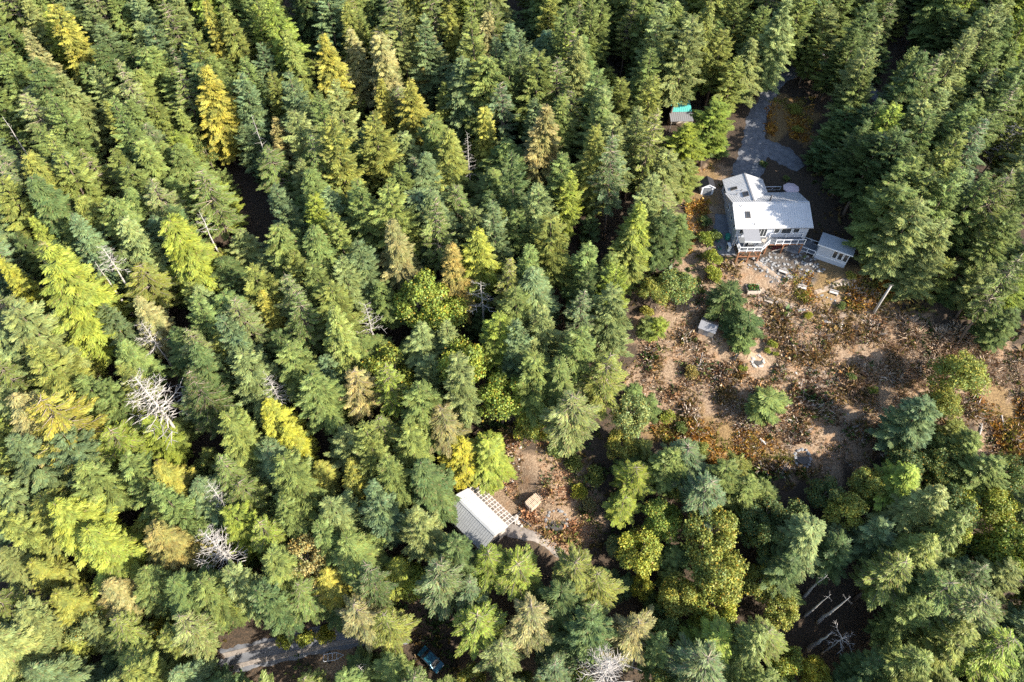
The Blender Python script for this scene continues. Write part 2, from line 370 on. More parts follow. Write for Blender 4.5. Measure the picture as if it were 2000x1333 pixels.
HX, HY = 47.3, 95.5
H = thing('house', (HX, HY, 0), math.radians(1.2), 'grey house with white metal cross-gable roof beside the gravel drive', 'house')
EV, RG = 2.5, 4.33
wall = MB(); wall.box(-6.6, 6.6, -4.4, 4.4, -3.6, EV - .12)
wall.add([(-6.6, -4.4, EV - .12), (-6.6, 4.4, EV - .12), (-6.6, 0, RG - .27), (-6.45, -4.4, EV - .12), (-6.45, 4.4, EV - .12), (-6.45, 0, RG - .27)], [(0, 2, 1), (3, 4, 5), (0, 3, 5, 2), (1, 2, 5, 4)])
wall.add([(6.6, -4.4, EV - .12), (6.6, 4.4, EV - .12), (6.6, 0, RG - .27), (6.45, -4.4, EV - .12), (6.45, 4.4, EV - .12), (6.45, 0, RG - .27)], [(0, 1, 2), (3, 5, 4), (0, 2, 5, 3), (1, 4, 5, 2)])
wall.build('wall', 'siding', H)
ww = MB(); ww.box(-6.35, .75, 4.42, 8.35, -1.5, EV - .15)
ww.add([(-6.35, 8.35, EV - .15), (.75, 8.35, EV - .15), (-2.8, 8.35, 3.75), (-6.35, 8.2, EV - .15), (.75, 8.2, EV - .15), (-2.8, 8.2, 3.75)], [(0, 1, 2), (3, 5, 4), (0, 2, 5, 3), (1, 4, 5, 2)])
ww.build('wing_wall', 'siding', H)
for nm, pts in (('roof', [(-7, -4.8, EV), (7, -4.8, EV), (7, -.01, RG), (-7, -.01, RG)]), ('roof', [(7, 4.8, EV), (-7, 4.8, EV), (-7, .01, RG), (7, .01, RG)])):
    r = MB().slab(pts, .14).build(nm, 'metalroof', H); seams(r, pts, .42, 'metalroof')
for pts in ([(-2.805, .88, 4.02), (-2.805, 8.7, 4.02), (-6.7, 8.7, 2.52), (-6.7, 4.8, 2.52)], [(-2.795, 8.7, 4.02), (-2.795, .88, 4.02), (1.1, 4.8, 2.52), (1.1, 8.7, 2.52)]):
    r = MB().slab(pts, .13).build('wing_roof', 'metalroof', H)
    m = MB(); sg = -1 if pts[2][0] < -2.8 else 1
    for k in range(19):
        v = 1.2 + k * .4; xe = 3.9 if v >= 4.8 else (v - .88) / 3.92 * 3.9
        if xe > .2: m.bar((-2.8 + sg * .02, v, 4.045), (-2.8 + sg * xe, v, 4.045 - xe * 1.5 / 3.9), .04, .03)
    o = m.build('seam', 'metalroof', r); o['kind'] = 'stuff'
MB().slab([(-7, -.16, RG + .03), (7, -.16, RG + .03), (7, .16, RG + .03), (-7, .16, RG + .03)], .05).build('ridge_cap', 'metalroof', H)
MB().slab([(-2.95, .9, 4.075), (-2.65, .9, 4.075), (-2.65, 8.72, 4.075), (-2.95, 8.72, 4.075)], .05).build('ridge_cap', 'shedroof', H)
for sx in (-7.06, 7.0): MB().slab([(sx, -4.84, EV - .03), (sx + .06, -4.84, EV - .03), (sx + .06, 0, RG - .03), (sx, 0, RG - .03)], .2).build('fascia', 'white', H)
MB().box(-7.0, 7.0, -4.90, -4.805, EV - .16, EV - .05).build('gutter', 'trim_grey', H)
MB().box(1.2, 7.0, 4.805, 4.9, EV - .16, EV - .05).build('gutter', 'trim_grey', H)
def skylight(c, slope, w=.8, l=1.15, axis='y'):
    t = thing('skylight', c); t.parent = H; t.rotation_euler = slope
    f = MB().box(-w / 2, -w / 2 + .12, -l / 2, l / 2, 0, .14).box(w / 2 - .12, w / 2, -l / 2, l / 2, 0, .14).box(-w / 2 + .12, w / 2 - .12, -l / 2, -l / 2 + .12, 0, .138).box(-w / 2 + .12, w / 2 - .12, l / 2 - .12, l / 2, 0, .138)
    o = f.build('skylight_frame', 'brownmetal', t); MB().box(-w / 2 + .1, w / 2 - .1, -l / 2 + .1, l / 2 - .1, .02, .09).build('pane', 'glass', t)
pf = math.atan2(1.83, 4.8); pw = math.atan2(1.5, 3.9)
skylight((-4.55, -2.3, 4.33 - 2.3 * 1.83 / 4.8), (pf, 0, 0), .85, 1.35)
skylight((-5.3, 5.4, 4.0 - 2.5 * 1.5 / 3.9 + .02), (0, -pw, 0), 1.2, .7); skylight((-3.75, 3.1, 4.0 - .95 * 1.5 / 3.9 + .02), (0, -pw, 0), 1.0, 1.2)
for (u, v, w_) in ((-5.6, -.7, 4.05), (-3.6, -4.1, 2.75), (-5.2, 3.7, 3.1), (-4.3, 4.3, 3.4)):
    MB().tube([(u, v, w_ - .1), (u, v, w_ + .32), (u + .12, v, w_ + .4)], [.06, .06, .06], 8).build('vent_pipe', 'dark', H)
ch = MB().tube([(.1, .9, 3.6), (.1, .9, 5.1)], [.13, .13], 10).build('chimney_pipe', 'dark', H)
MB().tube([(.1, .9, 5.1), (.1, .9, 5.14), (.1, .9, 5.28)], [.2, .22, .05], 10).build('chimney_cap', 'dark', ch)
# front windows and doors (front faces the camera), left wall windows
for x0, x1, z0, z1, mu in ((.2, 1.3, .9, 2.15, 0), (1.6, 3.5, .8, 2.2, 0), (3.75, 4.95, .9, 2.15, 0), (-2.7, -.9, .05, 2.15, 2), (-6.1, -5.2, .9, 2.15, 0)):
    window(H, (x0, -4.402), (x1, -4.402), z0, z1, (0, -1), mu)
window(H, (-6.1, -4.402), (-4.2, -4.402), -2.2, -.5, (0, -1), 1); window(H, (-1, -4.402), (.8, -4.402), -2.2, -.6, (0, -1), 1)
for y0, y1, z0, z1 in ((-3.4, -2.5, .8, 2.0), (-1.2, -.3, .8, 2.0), (1.6, 2.4, .9, 2.0), (-2.8, -1.6, -2.2, -1.0)): window(H, (-6.602, y1), (-6.602, y0), z0, z1, (-1, 0))
window(H, (-6.352, 7.3), (-6.352, 6.2), .9, 2.0, (-1, 0)); window(H, (6.602, -3), (6.602, -1.6), .9, 2.1, (1, 0)); window(H, (4.2, 4.402), (2.4, 4.402), .1, 2.1, (0, 1), 1)
# front deck on timber posts, with its walkway along the wall
D = thing('deck', (HX, HY, 0), math.radians(1.2), 'white railed deck raised on orange timber posts in front of the grey house', 'deck')
boards(D, -6.6, -2.5, -8.1, -4.45, 0, .3); boards(D, -2.48, 5.8, -6.35, -4.45, 0, .3)
MB().slab([(-2.46, -8.1, 0), (-.7, -6.37, 0), (-2.46, -6.37, 0)], .045).build('deck_corner', 'deck', D)
railing(D, [(-6.55, -4.6), (-6.55, -8.05), (-2.5, -8.05), (-.72, -6.33)]); railing(D, [(.5, -6.33), (5.8, -6.33)])
railing(D, [(-.2, -4.62), (5.8, -4.62)], .95, 0, step=2.5)
for (x, y) in ((-6.4, -7.9), (-4.4, -7.9), (-2.5, -7.9), (-.9, -6.3), (2.2, -6.2), (5.6, -6.2)):
    zb = tz1(HX + x, HY + y); MB().box(x - .11, x + .11, y - .11, y + .11, zb - .3, -.34).build('post', 'cedarpost', D)
MB().box(-6.6, -2.4, -7.98, -7.82, -.34, -.05).build('beam', 'cedarpost', D); MB().box(-2.4, 5.8, -6.3, -6.14, -.34, -.05).build('beam', 'cedarpost', D)
MB().bar((-6.4, -7.9, -1.9), (-5.4, -7.9, -.4), .12).build('brace', 'cedarpost', D); MB().bar((-2.5, -7.9, -1.9), (-3.5, -7.9, -.4), .12).build('brace', 'cedarpost', D)
MB().bar((-6.4, -7.9, -1.5), (-2.5, -7.9, -1.5), .14, .2).build('beam', 'cedarpost', D)
# grill gazebo on the deck
g = thing('gazebo', (HX - 4.25, HY - 6.35, 0), math.radians(-3), 'grey hard-top gazebo standing on the raised front deck', 'gazebo')
MB().slab([(-1.45, -1.5, 2.12), (1.45, -1.5, 2.12), (1.45, 1.5, 2.36), (-1.45, 1.5, 2.36)], .07).build('roof', 'trim_grey', g)
MB().box(-1.47, 1.47, -1.53, -1.47, 1.9, 2.13).build('fascia', 'white', g)
for x in (-1.35, 1.35):
    for y in (-1.4, 1.4): MB().box(x - .05, x + .05, y - .05, y + .05, 0, 2.1).build('post', 'trim_grey', g)
t = thing('barbecue_grill', (HX - 4.3, HY - 7.1, 0), 0, 'dark barbecue grill in the shade of the grey gazebo', 'grill')
MB().box(-.6, .6, -.28, .28, .1, .85).build('cabinet', 'dark', t); MB().tube([(-.5, 0, .95), (.5, 0, .95)], [.27, .27], 12).build('lid', 'chrome', t)
MB().box(.62, .95, -.25, .25, .78, .84).build('side_shelf', 'chrome', t)
t = thing('patio_table', (HX - 1.6, HY - 6.2, 0), .3, 'small pale table on the deck corner beside the gazebo', 'table')
MB().tube([(0, 0, .70), (0, 0, .75)], [.5, .5], 14).build('table_top', 'weathered', t)
for a_ in range(4): MB().bar((.3 * math.cos(a_ * PI / 2), .3 * math.sin(a_ * PI / 2), 0), (.25 * math.cos(a_ * PI / 2), .25 * math.sin(a_ * PI / 2), .7), .05).build('leg', 'weathered', t)
for k, (x, y, a_, w_) in enumerate(((-2.25, -5.6, 2.5, 'far'), (-1.25, -5.5, -2.2, 'near'))):
    t = thing('patio_chair', (HX + x, HY + y, 0), a_, ('weathered chair on the deck tucked between gazebo and small table', 'weathered chair on the deck by the sliding door')[k], 'chair', 'chairs on the deck')
    MB().box(-.25, .25, -.25, .25, .40, .45).build('seat', 'weathered', t); MB().slab([(-.25, .2, .95), (.25, .2, .95), (.25, .27, .95), (-.25, .27, .95)], .5).build('backrest', 'weathered', t)
    for lx in (-.22, .22):
        for ly in (-.22, .22): MB().box(lx - .025, lx + .025, ly - .025, ly + .025, 0, .4).build('leg', 'weathered', t)
# red stairs off the deck
t = thing('stair', (HX, HY, 0), 0, 'stair with dark red treads going down beside the front deck', 'stair')
tread = MB().box(-.15, .15, -.62, .62, -.05, 0).mesh('tread', 'redtread'); fr = at(1507, 486, -2.3) - Vector((HX, HY, 0)); to = at(1535, 478, -1.3) - Vector((HX, HY, 0)); dv = to - fr
for k in range(9): link('tread', tread, t, fr.lerp(to, k / 8), (0, 0, math.atan2(dv.y, dv.x)))
sd_ = Vector((-dv.y, dv.x, 0)).normalized()
for y in (-.68, .68): MB().bar(fr + sd_ * y - dv * .06, to + sd_ * y + dv * .06, .08, .24).build('stringer', 'weathered', t)
for y in (-.68, .68): MB().box(to.x + sd_.x * y - .05, to.x + sd_.x * y + .05, to.y + sd_.y * y - .05, to.y + sd_.y * y + .05, -3.6, to.z - .1).build('post', 'weathered', t)
# parasol and back patio
p = at(1546, 366, 2.3)
U = thing('patio_umbrella', (p.x, p.y, .05), .2, 'large pinkish octagonal parasol behind the grey house', 'umbrella')
for k in range(8):
    a0, a1 = k * PI / 4, (k + 1) * PI / 4; q = lambda a_, r, z: (r * math.cos(a_), r * math.sin(a_), z)
    MB().add([q(a0, 1.55, 2.05), q(a1, 1.55, 2.05), (0, 0, 2.55), q(a0, 1.55, 2.02), q(a1, 1.55, 2.02), (0, 0, 2.52), q(a0, 1.55, 1.9), q(a1, 1.55, 1.9)], [(0, 1, 2), (5, 4, 3), (0, 3, 4, 1), (3, 6, 7, 4)]).build('canopy_panel', 'umbrella', U)
    MB().bar(q(a0, 1.5, 2.0), (0, 0, 2.49), .03).build('rib', 'chrome', U)
MB().tube([(0, 0, 0), (0, 0, 2.65)], [.03, .03], 8).build('pole', 'chrome', U); MB().tube([(0, 0, 0), (0, 0, .1)], [.35, .3], 12).build('base', 'concrete', U)
T = thing('back_patio', (51.2, 101.9, 0), math.radians(1.2), 'grey boarded patio tucked behind the grey house under the parasol', 'patio')
boards(T, -2.2, 4.2, -1.5, 2.0, .06, .3); railing(T, [(-2.1, 1.95), (1.0, 1.95)], .9, .06)
# odds and ends along the left wall
p = gnd(1420, 445); t = thing('rain_barrel', (40.1, 92.2, tz1(40.1, 92.2) + .1), 0, 'green rain barrel against the shaded side wall of the house', 'barrel')
MB().tube([(0, 0, 0), (0, 0, .3), (0, 0, .9), (0, 0, 1.1)], [.4, .5, .5, .42], 16).build('barrel', 'greenplastic', t, smooth=True); MB().tube([(0, 0, 1.1), (0, 0, 1.15)], [.46, .46], 16).build('lid', 'greenplastic', t)
t = thing('heat_pump', (40.0, 90.0, tz1(40, 90) + .1), .05, 'white heat pump unit at the corner of the house below the deck', 'heat pump')
MB().box(-.25, .25, -.55, .55, 0, 1.3).build('cabinet', 'white', t); MB().tube([(-.26, 0, .75), (-.29, 0, .75)], [.42, .42], 16).build('fan_grille', 'dark', t)
for k, (x, y) in enumerate(((1402, 472), (1405, 487))):
    p = gnd(x, y); t = thing('plant_tub', (p.x, p.y, p.z + .1), 0, ('teal tub on the shaded gravel beside the heat pump', 'teal tub nearest the slope edge on the shaded gravel')[k], 'tub', 'tubs on the side yard')
    MB().tube([(0, 0, 0), (0, 0, .32)], [.28, .36], 14).build('tub', 'greenplastic', t); MB().tube([(0, 0, .28), (0, 0, .33)], [.3, .3], 14).build('soil', 'ash', t)

# garden cabin with its own little deck
p = at(1637, 476, .9); CX, CY = p.x, p.y
CBZ = -2.3; crz = math.radians(-29)
B = thing('garden_cabin', (CX, CY, CBZ), crz, 'small grey cabin with three windows beside the garden terrace', 'cabin')
zf = 3.1; zb_ = 2.95
MB().box(-2.7, 2.7, -1.25, 1.45, -1.6, 2.85).build('wall', 'siding', B)
pts = [(-3.1, -1.75, zf), (3.1, -1.75, zf), (3.1, 1.75, zb_ + .15), (-3.1, 1.75, zb_ + .15)]
r = MB().slab(pts, .14).build('roof', 'cabinroof', B); seams(r, pts, .4, 'cabinroof')
MB().box(-3.1, 3.1, -1.82, -1.755, zf - .2, zf - .02).build('fascia', 'white', B)
for x0 in (-.1, .85, 1.8): window(B, (x0, -1.252), (x0 + .85, -1.252), .75, 2.5, (0, -1))
MB().box(-2.72, 2.72, -1.32, -1.255, .3, .42).build('trim_board', 'white', B)
window(B, (-2.702, 1.0), (-2.702, .1), .1, 2.1, (-1, 0))
CD = thing('cabin_deck', (CX, CY, CBZ), crz, 'dark little deck with white rails at the cabin door', 'deck')
boards(CD, -5.7, -2.75, -1.4, 1.4, .02, .3)
railing(CD, [(-2.85, -1.35), (-5.65, -1.35), (-5.65, -.2)], .95, .02); railing(CD, [(-5.65, .9), (-5.65, 1.35), (-2.85, 1.35)], .95, .02)
for x in (-5.6, -2.9): MB().box(x - .08, x + .08, -1.3, -1.14, -2.2, -.03).build('post', 'weathered', CD)
ST = thing('cabin_steps', (CX, CY, CBZ), crz, 'four pale plank steps between the yard path and the cabin deck', 'steps')
stp = MB().box(-.16, .16, -.75, .75, -.06, 0).mesh('step', 'concrete')
for k in range(4): link('step', stp, ST, (-5.95 - k * .36, .2, -.08 - k * .15))
# two sheds
p = gnd(1380, 381); S1 = thing('tool_shed', (p.x, p.y + 1.3, 0.0), 0, 'tiny white trimmed shed with dark double doors, in the house shadow', 'shed')
MB().box(-1.15, 1.15, -1.2, 1.2, -.6, 1.75).add([(-1.15, -1.2, 1.75), (1.15, -1.2, 1.75), (0, -1.2, 2.4), (-1.15, 1.2, 1.75), (1.15, 1.2, 1.75), (0, 1.2, 2.4)], [(0, 1, 2), (3, 5, 4), (0, 2, 5, 3), (1, 4, 5, 2)]).build('wall', 'white', S1)
for sg in (-1, 1): MB().slab([(0, -1.3, 2.5), (sg * 1.35, -1.3, 1.72), (sg * 1.35, 1.35, 1.72), (0, 1.35, 2.5)][::sg], .07).build('roof', 'darkroof', S1)
for sg in (-1, 1):
    d_ = MB().box(min(0.02 * sg, .78 * sg), max(.02 * sg, .78 * sg), -1.26, -1.205, .02, 1.7).build('door', 'deck', S1); MB().box(sg * .1 - .02, sg * .1 + .02, -1.3, -1.262, .75, .95).build('handle', 'chrome', d_)
    MB().bar((0, -1.33, 2.44), (sg * 1.33, -1.33, 1.68), .06, .14).build('barge_board', 'white', S1)
MB().slab([(-.8, -2.3, -.12), (.8, -2.3, -.12), (.8, -1.27, .03), (-.8, -1.27, .03)], .06).build('ramp', 'deck', S1)
S2 = thing('garden_shed', (34.9, 75.4, -8.1), math.radians(-26), 'weathered grey shed with pale gable roof on the slope below the house', 'shed')
MB().box(-1.35, 1.35, -1.1, 1.1, -.7, 1.7).add([(-1.35, -1.1, 1.7), (-1.35, 1.1, 1.7), (-1.35, 0, 2.2), (1.35, -1.1, 1.7), (1.35, 1.1, 1.7), (1.35, 0, 2.2)], [(0, 2, 1), (3, 4, 5), (0, 3, 5, 2), (1, 2, 5, 4)]).build('wall', 'weathered', S2)
for sg in (-1, 1): MB().slab([(-1.55, sg * 1.4, 1.66), (1.55, sg * 1.4, 1.66), (1.55, 0, 2.36), (-1.55, 0, 2.36)][::-sg], .07).build('roof', ('trim_grey', 'shedroof')[sg > 0], S2)
MB().box(-.4, .4, -1.16, -1.105, 0, 1.6).build('door', 'trim_grey', S2)
# hut with teal roof among the trees
p = gnd(1326, 232); S3 = thing('teal_roofed_hut', (p.x, p.y, p.z), math.radians(2), 'small hut with teal metal roof half hidden among the firs', 'hut')
MB().box(-1.7, 1.7, -1.3, 1.6, -.6, 2.2).build('wall', 'weathered', S3)
pts = [(-2, -1.0, 2.35), (2, -1.0, 2.35), (2, 1.9, 3.0), (-2, 1.9, 3.0)]; r = MB().slab(pts, .08).build('roof', 'teal', S3); seams(r, pts, .4, 'teal')
pts = [(-2.6, -3.4, 1.75), (2, -3.4, 1.75), (2, -1.05, 2.3), (-2.6, -1.05, 2.3)]; r = MB().slab(pts, .08).build('porch_roof', 'shedroof', S3); seams(r, pts, .4, 'shedroof')
for x in (-2.4, 1.8): MB().box(x - .06, x + .06, -3.3, -3.18, -1.2, 1.68).build('post', 'weathered', S3)

# barn and its glazed lean-to
BZ = -21.6
A = thing('barn', (-6.1, 44.35, BZ), math.radians(-45), 'metal roofed barn at the edge of the lower clearing', 'barn')
E_, R_ = 3.3, 4.9
MB().box(-4.5, 4.5, -2.6, 2.6, -1.5, E_ - .1).add([(-4.5, -2.6, E_ - .1), (-4.5, 2.6, E_ - .1), (-4.5, 0, R_ - .2), (4.5, -2.6, E_ - .1), (4.5, 2.6, E_ - .1), (4.5, 0, R_ - .2)], [(0, 2, 1), (3, 4, 5), (0, 3, 5, 2), (1, 2, 5, 4)]).build('wall', 'weathered', A)
for sg in (-1, 1):
    pts = [(-4.8, sg * 2.95, E_), (4.8, sg * 2.95, E_), (4.8, sg * .01, R_), (-4.8, sg * .01, R_)]
    r = MB().slab(pts if sg < 0 else pts[::-1], .1).build('roof', 'barnroof' if sg < 0 else 'metalroof', A); seams(r, pts, .42, 'barnroof' if sg < 0 else 'metalroof')  # slope turned from the sun: its shade is put into a darker metal colour
    m = MB()
    for i in range(4):
        for j in range(22):
            t_ = (i + .5) / 4.2 ; x = -4.6 + j * .42 + .2; m.box(x - .03, x + .03, sg * 2.95 * (1 - t_) - .03, sg * 2.95 * (1 - t_) + .03, E_ + (R_ - E_) * t_, E_ + (R_ - E_) * t_ + .04)
    o = m.build('roof_screws', 'trim_grey', r); o['kind'] = 'stuff'
MB().slab([(-4.8, -.2, R_ + .02), (4.8, -.2, R_ + .02), (4.8, .2, R_ + .02), (-4.8, .2, R_ + .02)], .05).build('ridge_cap', 'barnroof', A)
MB().box(4.505, 4.56, -1.2, 1.2, 0, 2.5).build('door', 'dark', A)
L = thing('lean_to', (-6.1, 44.35, BZ), math.radians(-45), 'glazed lattice lean-to along the sunny side of the barn', 'lean-to')
y0, y1, z0, z1 = 3.15, 4.95, 2.75, 2.2
for k in range(4): t_ = k / 3; MB().bar((-4.7, y0 + (y1 - y0) * t_, z0 + (z1 - z0) * t_), (4.5, y0 + (y1 - y0) * t_, z0 + (z1 - z0) * t_), .11, .09).build('rail', 'lattice', L)
raf = [MB().bar((-4.7 + 9.2 * k / 13, y0 - .1, z0 + .07), (-4.7 + 9.2 * k / 13, y1 + .15, z1 + .03), .12, .06).build('rafter', 'lattice', L) for k in range(14)]
for i in range(3):
    for k in range(13):
        a0 = -4.7 + 9.2 * k / 13 + .05; a1 = a0 + 9.2 / 13 - .1; b0 = y0 + (y1 - y0) * i / 3 + .05; b1 = b0 + (y1 - y0) / 3 - .1; zz = lambda b_: z0 + (z1 - z0) * (b_ - y0) / (y1 - y0) + .045
        MB().slab([(a0, b0, zz(b0)), (a1, b0, zz(b0)), (a1, b1, zz(b1)), (a0, b1, zz(b1))], .012).build('pane', 'polycarb', L)
for k in range(5): x = -4.6 + 9.0 * k / 4; MB().box(x - .06, x + .06, y1 - .06, y1 + .06, -1, z1 - .06).build('post', 'lattice', L)

# ---------------------------------------------------------------- trees: one set of meshes per kind, copied
rnd = lambda a, b, n=None: R.uniform(a, b, n)
def trunk_mesh(name, Hh, r0, seed, mat='bark', top=1.0, nseg=7):
    rr = random.Random(seed); pts = []; rad = []
    for i in range(nseg + 1):
        t = i / nseg; pts.append((rr.uniform(-.12, .12) * t * (1 - t) * 4, rr.uniform(-.12, .12) * t * (1 - t) * 4, -0.8 + (Hh * top + .8) * t)); rad.append(r0 * (1 - t * .93 * top) * (1.25 if i == 0 else 1))
    return MB().tube(pts, rad, 8).mesh(name, mat, True)
def shade(n, lo=.72, hi=1.3, dead=0.0, warm=.12):
    g = rnd(lo, hi, n); w = rnd(-warm, warm, n); d = (R.random(n) < dead) * rnd(.3, .9, n)
    return np.stack([g * (1 + w), g, g * (1 - w), d], 1)
def conifer(kind, seed, Hh=24.0, Rr=3.8, light=1.0):
    global R
    keep = R; R = np.random.default_rng(seed)
    p = dict(fir=(.18, .62, 6, 24, -16, .62, .08), cedar=(.14, .46, 8, 16, -20, .66, .30), hemlock=(.28, .85, 6, 8, -8, .60, .14))[kind]
    base, step, nb, up, down, pw, droop = p
    base = base * R.uniform(.7, 1.7); pw = pw * R.uniform(.8, 1.3); step = step * R.uniform(.9, 1.2); broken = R.random() < .25
    z0 = base * Hh; zs = np.arange(z0, Hh - .3, step / light); O = []; DIR = []; LEN = []; PIT = []; CF = []
    lob = [R.uniform(0, 2 * PI) for _ in range(4)]
    for z in zs:
        t = (z - z0) / (Hh - z0); n = int(nb * light * (1 if t < .8 else .8)) + R.integers(0, 2); a0 = R.uniform(0, 2 * PI)
        for k in range(n):
            az = a0 + 2 * PI * k / n + R.normal(0, .22)
            prof = (1 - t) ** pw * min(1, .60 + 1.5 * t)
            if R.random() < .10: continue
            l = Rr * 1.12 * prof * R.uniform(.62, 1.2) * (1 + .18 * math.sin(2 * az + lob[0] + 2 * t) + .14 * math.sin(3 * az + lob[1] + 7 * t)) * (1 + .10 * math.sin(9 * t + lob[2])) + .3
            O.append((0, 0, z + R.uniform(-.25, .25))); DIR.append(az); LEN.append(l); PIT.append(math.radians(down + (up - down) * t ** .8 + R.normal(0, 7))); CF.append(R.uniform(.72, 1.28))
    O = np.array(O); DIR = np.array(DIR); LEN = np.array(LEN); PIT = np.array(PIT)
    H2 = np.stack([np.cos(DIR), np.sin(DIR), np.zeros_like(DIR)], 1); SD = np.stack([-np.sin(DIR), np.cos(DIR), np.zeros_like(DIR)], 1)
    UP = np.array([0, 0, 1.0]); allV = []; allC = []; gap = dict(fir=.135, cedar=.165, hemlock=.15)[kind] / light ** .5
    for b_ in range(len(LEN)):
        l = LEN[b_]; n = max(4, int(l / gap)); s = np.linspace(.30 if l > 1.2 else .05, 1, n) + rnd(-.03, .03, n)
        c, sn = math.cos(PIT[b_]), math.sin(PIT[b_]); tilt = UP + SD[b_] * R.normal(0, .30) - H2[b_] * R.normal(.1, .2)
        P = O[b_] + H2[b_] * (l * s * c)[:, None] + UP * (l * s * sn + l * (.16 * s ** 2 - droop * s ** 2))[:, None]
        for side in (-1, 1, 0):
            ang = side * np.radians(rnd(40, 66, n)) * (1 - .4 * s)
            if side == 0: ang = np.radians(rnd(-20, 20, n))
            d = H2[b_] * np.cos(ang)[:, None] + SD[b_] * np.sin(ang)[:, None] + UP * (rnd(-.20, .20, n) - (.40 if kind == 'cedar' else 0.08) + (.30 if side == 0 else 0))[:, None]
            d = unit(d); jt = lambda q: np.stack([R.normal(0, q, n), R.normal(0, q, n), np.zeros(n)], 1)
            S = unit(np.cross(d, tilt + jt(.32)))
            ln = ((1.0 - s) * .42 * l + .42) * rnd(.65, 1.15, n) * (1.0 if side else .7); ln = np.minimum(ln, 1.3); wd = np.minimum(ln, .7) * rnd(.17, .29, n) * (1.3 if kind == 'cedar' else 1) * light ** -.6
            allV.append(kites(P, d, S, ln, wd, .10)); allC.append(np.full(n, CF[b_]))
            if side:
                for fr_ in (.35, .65):
                    P2 = P + d * (ln * fr_)[:, None]; d2 = unit(d * rnd(.3, 1, n)[:, None] + H2[b_] * .8 + UP * rnd(-.25, .3, n)[:, None]); S2 = unit(np.cross(d2, tilt + jt(.45)))
                    allV.append(kites(P2, d2, S2, np.minimum(ln * .55, .5), wd * .8, .1)); allC.append(np.full(n, CF[b_] * 1.04))
    V = np.concatenate(allV); col = shade(len(V), .78, 1.25, dead=dict(fir=.025, cedar=.04, hemlock=.10)[kind]); col[:, :3] *= np.concatenate(allC)[:, None]
    me = quads('crown', V, 'leaf', col); limb = None
    if kind == 'hemlock':
        m = MB()
        for b_ in range(0, len(LEN)):
            l = LEN[b_]; c, sn = math.cos(PIT[b_]), math.sin(PIT[b_]); q = [tuple(O[b_] + H2[b_] * (l * s * c) + UP * (l * s * sn + l * (.16 - droop) * s * s + .05)) for s in (0, .5, .97)]
            m.tube(q, [.075, .05, .02], 3, False)
        limb = m.mesh('limbs', 'twig')
    R = keep
    return me, limb
def broadleaf(seed, Hh=16.0, Rr=4.5, n_leaf=9000, size=.34):
    global R
    keep = R; R = np.random.default_rng(seed); C = []; limbs = MB()
    for k in range(26):
        a = k * 2.4 + R.uniform(-.3, .3); e = R.uniform(0.0, 1.0); rr = Rr * .78 * math.sqrt(1 - (e * .85) ** 2) * R.uniform(.55, 1.05)
        c = np.array([rr * math.cos(a), rr * math.sin(a), Hh * (.46 + .42 * e) + R.uniform(-.5, .5)]); C.append((c, R.uniform(1.0, 1.75)))
        s0 = (0, 0, Hh * R.uniform(.25, .5)); limbs.tube([s0, tuple((np.array(s0) + c) / 2 + np.array([0, 0, .4])), tuple(c)], [.13, .08, .03], 4, False)
    per = n_leaf // len(C); VV = []
    for c, r in C:
        d = unit(R.normal(0, 1, (per, 3))); d[:, 2] = np.abs(d[:, 2]) * np.where(R.random(per) < .8, 1, -1); rad = r * R.random(per) ** .28 * (1 + .25 * np.sin(5 * d[:, 0] + c[0]) * np.sin(4 * d[:, 1]))
        P = c + d * rad[:, None] * np.array([1.1, 1.1, .8]); D = unit(R.normal(0, 1, (per, 3)) + d * .3 - np.array([0, 0, .2])); S = unit(np.cross(D, unit(d + R.normal(0, .5, (per, 3)))))
        ln = rnd(.6, 1.4, per) * size; VV.append(kites(P, D, S, ln, ln * .8, .1))
    V = np.concatenate(VV); me = quads('crown', V, 'broad', shade(len(V), .65, 1.35, .06, .2)); R = keep
    return me, limbs.mesh('limbs', 'twig')
KINDS = {}
for k, n_ in (('fir', 10), ('cedar', 6), ('hemlock', 5)):
    KINDS[k] = [(conifer(k, 100 + 31 * i + len(k), 24, 3.8), trunk_mesh('trunk', 24, .30, i)) for i in range(n_)]
KINDS['broad'] = [(broadleaf(300 + i), trunk_mesh('trunk', 16, .30, 40 + i, top=.7)) for i in range(5)]
SMALLFIR = [(conifer('fir', 700 + i, 9, 2.3, 1.0), trunk_mesh('trunk', 9, .14, 60 + i)) for i in range(3)]
BASEH = dict(fir=24, cedar=24, hemlock=24, broad=16, youngfir=9); BASER = dict(fir=4.3, cedar=3.45, hemlock=4.3, broad=5.2, youngfir=2.3); KINDS['youngfir'] = SMALLFIR
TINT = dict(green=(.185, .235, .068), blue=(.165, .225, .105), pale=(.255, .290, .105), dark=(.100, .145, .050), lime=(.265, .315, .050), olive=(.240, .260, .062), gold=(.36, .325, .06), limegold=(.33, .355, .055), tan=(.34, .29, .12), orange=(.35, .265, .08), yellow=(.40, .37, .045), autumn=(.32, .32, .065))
WORD = dict(green='green', blue='blue-green', pale='pale green', dark='dark green', lime='lime green', olive='olive green', gold='golden', limegold='yellow-green', tan='tan', orange='orange-tan', yellow='bright yellow', autumn='yellowing green')
KNAME = dict(fir='fir_tree', cedar='cedar_tree', hemlock='hemlock_tree', broad='broadleaf_tree', youngfir='young_fir_tree')
KWORD = dict(fir='fir', cedar='cedar', hemlock='open-branched conifer', broad='broadleaf tree', youngfir='young fir')
PLACED = []   # (px, py, object, kind, tint)
SPOTS = []    # world x, y, crown radius
